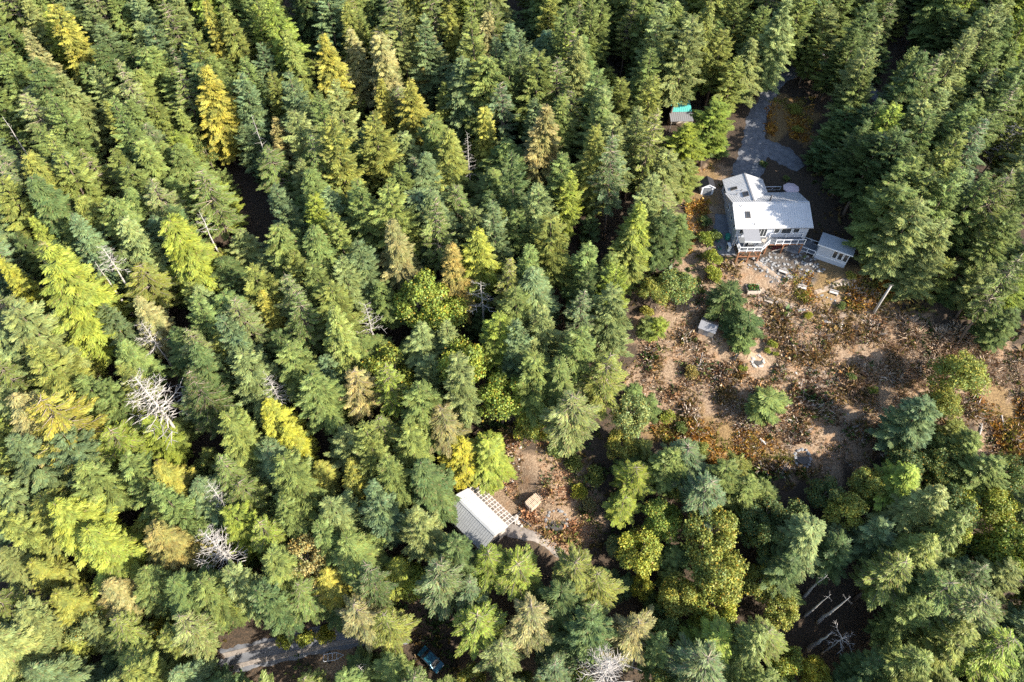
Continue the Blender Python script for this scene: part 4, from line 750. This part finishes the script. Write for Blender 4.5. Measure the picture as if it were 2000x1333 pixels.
# the forest goes on outside the picture: one joined mass of plainer trees
lite = [conifer('fir', 500 + i, 22, 3.9, .36)[0] for i in range(3)]
LV = []; LC = []
for me in lite:
    a_ = np.empty(len(me.vertices) * 3, np.float32); me.vertices.foreach_get('co', a_); c_a = np.empty(len(me.vertices) * 4, np.float32); me.color_attributes['leafcol'].data.foreach_get('color', c_a)
    LV.append(a_.reshape(-1, 4, 3)); LC.append(c_a.reshape(-1, 4, 4)[:, 0])
VV = []; CC = []; m = MB(); rs = random.Random(5); ring = []
for _ in range(4000):
    x = rs.uniform(-135, 135); y = rs.uniform(-5, 185)
    q = proj((x, y, tz1(x, y) + 18)); q0 = proj((x, y, tz1(x, y) + 2))
    off = lambda a_: max(-a_[0], a_[0] - 2000, -a_[1], a_[1] - 1333)
    d = min(off(q), off(q0)); 
    if off(q) < 45 or off(q0) < 20 or off(q) > 330: continue
    if q[0] > 2000 and 560 < q[1] < 880: continue
    if any((x - a_) ** 2 + (y - b2) ** 2 < 5.6 ** 2 for a_, b2 in ring) or any((x - a_) ** 2 + (y - b2) ** 2 < 36 for a_, b2, _q in SPOTS): continue
    ring.append((x, y)); k = rs.randrange(3); a_ = rs.uniform(0, 6.28); s = rs.uniform(.75, 1.05); z = tz1(x, y); ca_, sa = math.cos(a_), math.sin(a_)
    v = LV[k] * s; VV.append(np.stack([v[..., 0] * ca_ - v[..., 1] * sa + x, v[..., 0] * sa + v[..., 1] * ca_ + y, v[..., 2] + z], -1))
    c = np.array(TINT[rs.choice(['green', 'blue', 'pale', 'olive', 'dark'])]); q = LC[k].copy(); q[:, :3] *= c; CC.append(q)
    m.tube([(x, y, z - 1), (x, y, z + 20 * s)], [.3, .05], 5)
print('ring trees', len(ring), 'quads', sum(map(len, VV)))
sf = link('surrounding_forest', quads('surrounding_forest', np.concatenate(VV), 'brush', np.concatenate(CC))); tag(sf, 'dense dark fir forest continuing beyond the picture on all sides', 'forest', kind='stuff')
o = m.build('trunks', 'bark', sf); o['kind'] = 'stuff'

# ---------------------------------------------------------------- things in the clearings
def rock_mesh(seed, mat):
    rr = random.Random(seed); t = (1 + 5 ** .5) / 2; v = [(-1, t, 0), (1, t, 0), (-1, -t, 0), (1, -t, 0), (0, -1, t), (0, 1, t), (0, -1, -t), (0, 1, -t), (t, 0, -1), (t, 0, 1), (-t, 0, -1), (-t, 0, 1)]
    v = [tuple(c / 1.9 * rr.uniform(.75, 1.2) * (.7 if i == 2 else 1) for i, c in enumerate(p)) for p in v]
    return MB().add(v, [(0, 11, 5), (0, 5, 1), (0, 1, 7), (0, 7, 10), (0, 10, 11), (1, 5, 9), (5, 11, 4), (11, 10, 2), (10, 7, 6), (7, 1, 8), (3, 9, 4), (3, 4, 2), (3, 2, 6), (3, 6, 8), (3, 8, 9), (4, 9, 5), (2, 4, 11), (6, 2, 10), (8, 6, 7), (9, 8, 1)]).mesh('stone', mat)
RK = [rock_mesh(i, 'stone') for i in range(5)]; RP = [rock_mesh(20 + i, 'palestone') for i in range(4)]
rr = random.Random(3)
def stones(name, pts, label, cat, size=(.2, .4), pool=RK, sink=.1, lift=0.0):
    c = sum((Vector(p) for p in pts), Vector()) / len(pts); o = thing(name, c, 0, label, cat)
    for p in pts:
        s = rr.uniform(*size); link('stone', rr.choice(pool), o, (p[0] - c.x, p[1] - c.y, p[2] - c.z + s * .35 - sink + lift), (rr.uniform(-.3, .3), rr.uniform(-.3, .3), rr.uniform(0, 6)), (s * rr.uniform(.8, 1.4), s, s * rr.uniform(.6, .9)))
    return o
def along(pix, step, jit=.1):
    P = [gnd(*p) for p in pix]; out = []
    for a, b_ in zip(P, P[1:]):
        n = max(1, int((b_ - a).length / step))
        for k in range(n):
            q = a.lerp(b_, k / n); x = q.x + rr.uniform(-jit, jit); y = q.y + rr.uniform(-jit, jit); out.append((x, y, tz1(x, y)))
    return out
def scatter(poly, n):
    xs = [p[0] for p in poly]; ys = [p[1] for p in poly]; out = []
    while len(out) < n:
        x = rr.uniform(min(xs), max(xs)); y = rr.uniform(min(ys), max(ys))
        if inside(x, y, poly): out.append(tuple(gnd(x, y)))
    return out
def ring(px, py, r, n): 
    c = gnd(px, py); out = []
    for k in range(n):
        a = 2 * PI * (k + rr.uniform(-.3, .3)) / n; q = r * rr.uniform(.9, 1.12); x, y = c.x + q * math.cos(a), c.y + q * math.sin(a); out.append((x, y, tz1(x, y)))
    return c, out
stones('rockery', scatter([(1485, 496), (1530, 490), (1590, 502), (1612, 528), (1570, 560), (1545, 552), (1520, 560), (1470, 528)], 190), 'bank of loose grey rocks below the stairs and cabin steps', 'rocks', (.10, .36))
stones('rockery', scatter([(1440, 500), (1490, 505), (1500, 530), (1460, 525)], 40), 'scatter of grey rocks under the front deck posts', 'rocks', (.12, .3))
stones('path_edging', along([(1492, 574), (1515, 590), (1545, 604), (1575, 607)], .5), 'row of grey edging stones along the middle garden path', 'edging stones', (.25, .42))
stones('path_edging', along([(1612, 628), (1640, 636), (1650, 626)], .45), 'cluster of pale stones at the low bend of the garden path', 'edging stones', (.3, .55), RP)
stones('path_edging', along([(1586, 583), (1606, 578), (1640, 590), (1668, 600)], .7), 'low stone line behind the small round shrub', 'edging stones', (.2, .35))
stones('stepping_stones', along([(1468, 338), (1474, 322), (1480, 305), (1484, 298)], .75, .02), 'row of white stepping stones beside the shaded gravel drive', 'stepping stones', (.42, .5), RP, .18)
stones('stepping_stones', along([(1474, 338), (1480, 322), (1487, 306)], .85, .05), 'second row of pale stones edging the planted strip by the drive', 'stepping stones', (.35, .45), RP, .15)
stones('boulder_row', along([(1006, 1012), (1018, 1028), (1030, 1038)], .8), 'pale boulders along the barn apron', 'boulders', (.4, .6), RP)
stones('slope_stones', scatter([(985, 860), (1015, 850), (1020, 930), (990, 960), (960, 945)], 60), 'loose pale stones on the rusty slope above the barn', 'stones', (.15, .4), RP)
stones('slope_stones', scatter([(1545, 690), (1660, 700), (1670, 840), (1570, 800)], 70), 'pale stones strewn across the shaded half of the dry clearing', 'stones', (.1, .26), RP)
for (x, y, r, n, lab) in ((1480, 706, .95, 16, 'round stone fire pit near the two lime shrubs'), (1567, 895, 1.35, 18, 'second stone ring low in the dry clearing'), (1087, 1020, 1.7, 20, 'wide dark stone ring by the barn clearing')):
    c, pts = ring(x, y, r, n); o = stones('fire_pit', pts, lab, 'fire pit', (.22, .40), RP if r < 1.2 else RK, .08); o.location = c + (Vector(o.location) - c)
    MB().tube([(c.x - o.location.x, c.y - o.location.y, c.z - o.location.z - .3), (c.x - o.location.x, c.y - o.location.y, c.z - o.location.z + .10)], [r * .92, r * .86], 16).build('ash_bed', 'ash', o)
# woodpile
p = gnd(1042, 984); t = thing('woodpile', (p.x, p.y, p.z), math.radians(42), 'pale stack of split logs in the lower clearing', 'woodpile')
lg = [MB().tube([(0, -.42, 0), (0, .42, 0)], [rr.uniform(.11, .15), rr.uniform(.11, .15)], 6).mesh('log', 'log') for _ in range(4)]
for k in range(10):
    for j in range(5):
        for i in range(2): link('log', rr.choice(lg), t, (-1.15 + k * .255 + rr.uniform(-.03, .03), -.43 + i * .88 + rr.uniform(-.06, .06), .1 + j * .235 + rr.uniform(-.02, .02)), (0, rr.uniform(0, 6), rr.uniform(-.05, .05)))
for x in (-1.35, 1.35): MB().box(x - .05, x + .05, -.5, .5, -.2, 1.25).build('end_frame', 'weathered', t)
# loose planks and barrow near the barn
for k, (x, y, a, lab) in enumerate(((1012, 1005, .9, 'dark plank lying by the barn apron'), (1028, 1022, -.6, 'dark plank beside the pale boulders'))):
    p = gnd(x, y); t = tag(MB().box(-1.0, 1.0, -.13, .13, 0, .14).build('plank', 'dark'), lab, 'plank', 'planks by the barn'); t.location = (p.x, p.y, p.z + .05); t.rotation_euler = (0, .05, a)
# tall pole with lamp head
p = gnd(1705, 612); top = 7.4
t = thing('light_pole', p, 0, 'tall grey pole with a lamp head at the garden edge', 'pole')
MB().tube([(0, 0, -.6), (0, 0, 4), (0, 0, top)], [.26, .22, .17], 10).build('pole', 'grey_bark', t, smooth=True); MB().box(-.35, .35, -.12, .12, top, top + .16).build('lamp_head', 'chrome', t); MB().bar((.4, 0, -.4), (.12, 0, 2.2), .12).build('brace', 'weathered', t)
# benches and planters in the garden
for k, (x, y, a, lab) in enumerate(((1565, 565, -.35, 'pale bench on the upper garden terrace'), (1627, 575, -.4, 'pale bench crossed by the pole shadow'), (1528, 534, -.5, 'small pale bench by the rocks'), (1500, 592, -.5, 'dark little bench below the middle path'))):
    p = gnd(x, y); t = thing('bench', p, a, lab, 'bench', 'benches in the garden'); mt = 'weathered' if k == 3 else 'lattice'
    for q in range(3): MB().box(-.75, .75, -.24 + q * .165, -.09 + q * .165, .42, .46).build('slat', mt, t)
    MB().box(-.75, .75, .27, .31, .55, .85).build('backrest', mt, t)
    for lx in (-.65, .65): MB().box(lx - .05, lx + .05, -.22, .25, -.25, .42).build('leg', mt, t)
p = gnd(1470, 566); t = thing('planter_box', p, .05, 'timber raised bed with red and green plants on the garden slope', 'planter')
for a in range(4): MB().box(-1.2, 1.2, .78, .9, -.5, .5).build('side_board', 'weathered', t, rot=(0, 0, a * PI / 2)) if a % 2 == 0 else MB().box(-.78, .78, 1.08, 1.2, -.5, .495).build('side_board', 'weathered', t, rot=(0, 0, a * PI / 2))
MB().box(-1.07, 1.07, -.77, .77, -.4, .4).build('soil', 'ash', t)
V = []; n_ = 400
P = np.stack([rnd(-1, 1, n_), rnd(-.7, .7, n_), rnd(.4, .85, n_)], 1); Dd = unit(R.normal(0, 1, (n_, 3)) + [0, 0, .6]); S = unit(np.cross(Dd, R.normal(0, 1, (n_, 3)))); ln = rnd(.15, .35, n_)
cc = np.array([(.06, .14, .03, 0), (.10, .2, .04, 0), (.35, .05, .03, 0)])[R.choice(3, n_, p=[.5, .35, .15])]
link('plants', quads('plants', kites(P, Dd, S, ln, ln * .6), 'brush', cc), t)['kind'] = 'stuff'
# garden steps of timber
t = thing('garden_steps', gnd(1640, 555), 0, 'short flight of timber steps curving through the ochre bank', 'steps'); c = Vector(t.location)
for k in range(7):
    p = gnd(1626 + k * 7.5, 557 - 2.2 * k + .35 * k * k); MB().box(-.12, .12, -.55, .55, -.05, .1).build('step', 'weathered', t, loc=(p.x - c.x, p.y - c.y, p.z - c.z + .05), rot=(0, 0, .25 - .07 * k))
# chopping bench by fire pit
p = gnd(1437, 699); t = thing('log_bench', p, .9, 'dark log bench beside the fire pit', 'bench')
MB().box(-.7, .7, -.22, .22, .32, .42).build('seat', 'dark', t)
for x in (-.5, .5): MB().box(x - .1, x + .1, -.18, .18, -.2, .32).build('leg', 'grey_bark', t)
# fallen logs and sticks
LOGS = [((1362, 726), (1372, 690), .13, 'grey stick lying beside the red bush'), ((1395, 722), (1396, 755), .14, 'pale log lying on the dry slope'), ((1584, 792), (1598, 796), .2, 'short pale log in the dry clearing'), ((1483, 858), (1495, 870), .2, 'pale log on the ochre ground above the stone ring'), ((1535, 795), (1560, 790), .12, 'forked pale branch near the lone green fir'), ((1905, 810), (1915, 790), .14, 'thin dark trunk on the far slope of the clearing'), ((1912, 850), (1917, 828), .16, 'dark trunk lying below the yellowing tree'), ((1955, 812), (1960, 845), .14, 'slim trunk at the far right of the clearing'), ((1969, 865), (1980, 905), .16, 'pale trunk near the right edge of the clearing'), ((1910, 705), (1935, 695), .12, 'bleached branch at the top of the far slope'), ((1330, 806), (1360, 798), .12, 'pale stick on the left slope'), ((1025, 1300), (1030, 1310), .01, None)]
for a, b2, r, lab in LOGS:
    if not lab: continue
    A_, B_ = gnd(*a), gnd(*b2); d = B_ - A_; mid = (A_ + B_) / 2; m = MB(); q = [(-d * .5), Vector((.05, .03, .08)), d * .5]; m.tube([v + Vector((0, 0, r)) for v in q], [r, r * .85, r * .5], 7)
    t = thing('fallen_log', mid, 0, lab, 'log', 'fallen logs in the clearing'); m.build('trunk', 'grey_bark', t)
    s = d.normalized().cross(Vector((0, 0, 1)));
    for k in range(3): w_ = -.2 + k * .25; a_ = d * w_ + Vector((0, 0, r)); MB().tube([a_, a_ + s * rr.choice((-1, 1)) * rr.uniform(.3, .7) + d.normalized() * .3 + Vector((0, 0, .2))], [r * .4, r * .12], 4).build('branch_stub', 'grey_bark', t)

# shrubs: rounded leafy bushes one can count
def shrub_mesh(seed, nl=1500, size=.16, lump=6):
    global R
    keep = R; R = np.random.default_rng(seed); VV = []
    for k in range(lump):
        a = k * 2.4; c = np.array([.5 * math.cos(a), .5 * math.sin(a), .45 + .25 * (k % 3)]) if k else np.array([0, 0, .85]); n = nl // lump
        d = unit(R.normal(0, 1, (n, 3))); d[:, 2] = np.abs(d[:, 2]) - .15; P = c + d * (R.uniform(.42, .6) * R.random(n) ** .3)[:, None]; P[:, 2] = np.maximum(P[:, 2], .02)
        D = unit(R.normal(0, .8, (n, 3)) + d); S = unit(np.cross(D, R.normal(0, 1, (n, 3)))); ln = rnd(.6, 1.5, n) * size; VV.append(kites(P, D, S, ln, ln * .7))
    V = np.concatenate(VV); me = quads('foliage', V, 'broad', shade(len(V), .65, 1.3, .03, .12)); R = keep; return me
SH = [shrub_mesh(50 + i) for i in range(4)]; STEM = MB().tube([(0, 0, -.3), (.03, 0, .4), (.0, .04, .8)], [.06, .05, .03], 5).mesh('stem', 'twig')
SHRUBS = [(1640, 599, .8, 1.3, 'green', 'small round green shrub on the ochre garden bank'), (1506, 674, .95, 1.5, 'limegold', 'larger lime shrub above the fire pit'), (1497, 686, .7, 1.1, 'limegold', 'small lime shrub nearest the fire pit'), (1513, 692, .55, .8, 'limegold', 'smallest lime shrub beside the fire pit'), (1376, 470, 1.7, 2.6, 'lime', 'bright lime bush at the shaded side yard'), (1395, 462, 1.3, 2.0, 'green', 'green bush behind the bright lime bush'), (1388, 508, 1.8, 3.0, 'limegold', 'tall lime bush at the corner of the slope below the side yard'), (1390, 535, 1.5, 2.2, 'limegold', 'lime bush next down the slope from the side yard'), (1398, 548, 1.0, 1.5, 'limegold', 'lowest lime bush of the side yard row'), (1377, 435, 1.2, 1.6, 'dark', 'dark bush in the house shadow'), (1348, 728, 1.3, 1.6, 'orange', 'rust red bush on the left slope'), (1576, 618, .8, 1.0, 'yellow', 'yellow flowering clump among the stones'), (1300, 815, 1.4, 1.6, 'limegold', 'yellow-green bush at the bottom of the left slope'), (1330, 836, 1.2, 1.5, 'green', 'green bush at the bottom of the dry slope'), (1262, 610, 1.3, 1.6, 'gold', 'golden bush at the top of the left slope'), (1700, 762, 1.0, 1.3, 'lime', 'green bush in the shaded scrub'), (1660, 735, 1.0, 1.2, 'green', 'dark leafy clump in the clearing shadow'), (1130, 960, 1.4, 1.8, 'yellow', 'yellow bush by the shaded edge of the barn clearing'), (1150, 985, 1.2, 1.5, 'tan', 'tan bush below the yellow bush at the barn clearing'), (1120, 905, 1.6, 2.0, 'olive', 'olive bush in the shade above the barn clearing'), (1085, 880, 1.5, 2.0, 'green', 'green bush under the feathery conifer'), (1160, 930, 1.8, 2.4, 'olive', 'big olive bush in shade beside the barn clearing'), (1490, 322, .9, .9, 'dark', 'low dark planting strip by the stepping stones'), (1535, 470 - 120, .7, .8, 'green', 'small plant beside the back patio'), (1550, 215, 1.4, 1.4, 'autumn', 'yellowing bush on the island of the drive'), (1560, 205, 1.0, 1.0, 'orange', 'reddish bush at the top of the drive island'), (1557, 255, 1.3, 1.2, 'gold', 'golden bush low on the drive island'), (1690, 520, 1.2, 1.2, 'gold', 'golden bush behind the garden cabin'), (1705, 490, 1.2, 1.3, 'orange', 'orange bush beside the garden cabin roof'), (1660, 560 - 20, 1.0, 1.0, 'gold', 'golden shrub above the timber steps'), (1450, 720, .8, .9, 'limegold', 'yellowish clump left of the fire pit'), (640, 1237, 1.6, 1.9, 'yellow', 'yellow bush at the edge of the forest road'), (600, 1245, 1.5, 1.9, 'limegold', 'lime bush along the forest road'), (560, 1262 - 12, 1.4, 1.7, 'limegold', 'lime bush further along the forest road')]
for x, y, r, h, t_, lab in SHRUBS:
    p = gnd(x, y + h * 3); o = thing('shrub', p, rr.uniform(0, 6), lab, 'shrub', 'shrubs of the clearings'); s = r / 1.0
    link('foliage', rr.choice(SH), o, color=TINT[t_], sc=(s, s, h / 1.35)); link('stem', STEM, o, sc=(s, s, h / 1.35))

# dry scrub, bracken and twigs: too many to count
def scrub(name, polys, n, cols, hgt, per, label, blade=(.35, .9), twig=False, keepout=()):
    xs, ys = [], []
    P = [p for pl in polys for p in pl]; x0, x1 = min(p[0] for p in P), max(p[0] for p in P); y0, y1 = min(p[1] for p in P), max(p[1] for p in P); pts = []
    while len(pts) < n:
        x = rr.uniform(x0, x1); y = rr.uniform(y0, y1)
        if not any(inside(x, y, pl) for pl in polys): continue
        w = gnd(x, y) if False else None; pts.append((x, y))
    W_ = np.array([tuple(at(x, y, -8)) for x, y in pts])
    # slide the scatter onto the ground
    Zz = np.zeros(n); PX = np.array(pts); Xn = (PX[:, 0] - 1000) / FOC; Yn = (666.5 - PX[:, 1]) / FOC
    for _ in range(45):
        Dd = (CAM_Z - Zz) / (_c - _s * Yn); Zz = Zz * .65 + .35 * tz(Xn * Dd, (_s + _c * Yn) * Dd)
    Dd = (CAM_Z - Zz) / (_c - _s * Yn); C = np.stack([Xn * Dd, (_s + _c * Yn) * Dd, Zz], 1)
    dens = vnoise(C[:, 0] / 3.1 + 11, C[:, 1] / 3.1); hue = .5 + (vnoise(C[:, 0] / 2.6 + 70, C[:, 1] / 2.6 + 13) - .5) * 1.5; k = dens > .22
    for (kx, ky, kr) in keepout: k &= np.hypot(C[:, 0] - kx, C[:, 1] - ky) > kr
    C = C[k]; hue = hue[k]; dens = dens[k]; n = len(C); N = n * per
    B = np.repeat(C, per, 0); sp = rnd(.05, .45, N)[:, None] * np.repeat(dens, per)[:, None] * 1.8; off = R.normal(0, 1, (N, 3)) * sp; off[:, 2] = np.abs(off[:, 2]) * .6
    D = unit(off + np.stack([R.normal(0, .35, N), R.normal(0, .35, N), rnd(.2, 1.0, N) * hgt], 1)); S = unit(np.cross(D, R.normal(0, 1, (N, 3)))); ln = rnd(*blade, N) * np.repeat(.45 + 1.9 * dens ** 2, per); wd = ln * (rnd(.07, .14, N) if twig else rnd(.22, .5, N))
    V = kites(B + off * .5, D, S, ln, wd, .15); cl = np.array(cols); i0 = np.clip((np.repeat(hue, per) + R.normal(0, .14, N)) * len(cl), 0, len(cl) - 1).astype(int)
    col = np.concatenate([cl[i0] * rnd(.6, 1.35, N)[:, None], np.zeros((N, 1))], 1)
    o = link(name, quads(name, V, 'brush', col)); tag(o, label, 'scrub', kind='stuff'); return o
KO = [(43.6, 70.4, 3.2), (47.3, 95.5, 9.5), (34.9, 75.4, 2.2), (59, 88, 5), (50, 55, 2.0), (37.7, 103.3, 2.6), (46, 87, 4.5)]
MAIN = ZONES['dry'][0]
scrub('dry_scrub', [MAIN], 8500, [(.14, .08, .045), (.30, .16, .075), (.40, .28, .16), (.24, .15, .085), (.46, .35, .24), (.36, .19, .07), (.20, .15, .06)], .8, 9, 'low dry brown scrub covering the open slope', (.2, .62), keepout=KO)
scrub('dead_twigs', [[(1740, 620), (1860, 640), (2000, 700), (2000, 780), (1880, 700), (1760, 800), (1640, 760), (1700, 690)]], 620, [(.46, .34, .23), (.52, .41, .30), (.36, .24, .15)], .7, 20, 'pale tangle of bare twiggy brush on the far slope', (.45, 1.1), True)
scrub('dead_twigs', [MAIN], 900, [(.40, .33, .27), (.50, .43, .36), (.30, .22, .17)], .6, 14, 'scattered bare twigs over the dry slope', (.4, 1.1), True, KO)
scrub('bracken', ZONES['ochre'], 3200, [(.45, .24, .04), (.34, .15, .03), (.50, .32, .07), (.22, .22, .04)], .6, 9, 'ochre bracken and dying ferns on the banks', (.25, .65), keepout=KO)
scrub('barn_scrub', [ZONES['dry'][1]], 1500, [(.38, .22, .12), (.32, .26, .08), (.44, .31, .19), (.36, .18, .09)], .6, 8, 'rusty weeds over the lower clearing', (.2, .55), keepout=[(-5.5, 44.5, 7.2), (3.7, 48, 1.6)])
scrub('forest_undergrowth', [[(1180, 560), (1400, 420), (1400, 320), (1620, 250), (1760, 300), (1900, 560), (2050, 640), (2050, 980), (1700, 960), (1400, 960), (1150, 900)], [(940, 830), (1250, 830), (1250, 1090), (1040, 1090), (1000, 900)], [(330, 1200), (900, 1180), (900, 1333), (330, 1333)]], 3000, [(.06, .10, .03), (.10, .13, .03), (.16, .13, .04), (.22, .14, .05)], .8, 9, 'dark undergrowth along the clearing edges', keepout=KO + [(-6, 44.5, 7.5), (55, 120, 12), (50, 108, 9), (-30, 29, 5), (-40, 27.5, 5), (3.7, 48, 3)])

scrub('dry_grass', [MAIN, ZONES['dry'][1], ZONES['ochre'][0], ZONES['dry'][2]], 9500, [(.42, .31, .19), (.36, .24, .13), (.50, .40, .27), (.28, .17, .085), (.40, .27, .14)], 1.0, 7, 'short dead grass tufts over the open ground', (.14, .34), True, KO + [(-5.5, 44.5, 7.2), (3.7, 48, 1.6)])
# parked car and trailer by the forest road
a, b2 = at(820, 1266, -29.4), at(861, 1307, -29.4); c = (a + b2) / 2; d = b2 - a
t = thing('parked_car', (c.x, c.y, -30.7), math.atan2(d.y, d.x), 'dark blue car parked in a gap by the forest road', 'car'); Lc = 2.25
prof = [(-Lc, .35), (-Lc + .1, .8), (-1.4, .9), (-.75, 1.45), (.75, 1.48), (1.45, .95), (Lc - .1, .85), (Lc, .4)]
def extr(prof, w, w2=None):
    n = len(prof); m = MB(); vs = []
    for sgn in (-1, 1): vs += [(x, sgn * (w - (.14 if z > 1.2 else 0)), z) for x, z in prof]
    return m.add(vs, [tuple(range(n)), tuple(range(2 * n - 1, n - 1, -1))] + [(i, i + n, (i + 1) % n + n, (i + 1) % n) for i in range(n)])
extr(prof, .88).build('body', 'carblue', t)
MB().add([(1.40, -.72, 1.0), (1.40, .72, 1.0), (.80, .62, 1.47), (.80, -.62, 1.47)], [(0, 1, 2, 3)]).build('windscreen', 'glass', t, loc=(.03, 0, .03)); MB().add([(-1.36, .72, .96), (-1.36, -.72, .96), (-.80, -.62, 1.43), (-.80, .62, 1.43)], [(0, 1, 2, 3)]).build('rear_window', 'glass', t, loc=(-.03, 0, .03))
for sg in (-1, 1):
    MB().slab([(-1.1, sg * .885, 1.3), (1.1, sg * .885, 1.3), (1.1, sg * .80, 1.3), (-1.1, sg * .80, 1.3)][::sg], .3).build('side_window', 'glass', t)
    for x in (-1.4, 1.4):
        w_ = MB().tube([(x, sg * .78, .33), (x, sg * .95, .33)], [.33, .33], 16).build('wheel', 'tyre', t); MB().tube([(x, sg * .94, .33), (x, sg * .965, .33)], [.2, .19], 12).build('rim', 'chrome', w_)
    MB().box(Lc - .1, Lc + .02, sg * .62 - .16, sg * .62 + .16, .62, .76).build('headlight', 'white', t); MB().box(.9, 1.05, sg * .95 - .08, sg * .95 + .08, .95, 1.08).build('mirror', 'carblue', t)
p = gnd(648, 1285); t = thing('trailer_frame', p, .15, 'white metal trailer frame lying beside the forest road', 'trailer')
for y in (-.55, .55): MB().bar((-1.2, y, .5), (.9, y, .5), .09).build('rail', 'white', t); w_ = MB().tube([(-.3, y * 1.25, .28), (-.3, y * 1.5, .28)], [.28, .28], 14).build('wheel', 'tyre', t)
for x in (-1.2, -.5, .2, .9): MB().bar((x, -.55, .505), (x, .55, .505), .08).build('cross_member', 'white', t)
for y in (-.5, .5): MB().bar((.9, y, .51), (2.0, 0, .48), .08).build('drawbar', 'white', t)
print('objects', len(bpy.data.objects), 'tris', sum(len(m.polygons) * 2 for m in bpy.data.meshes))
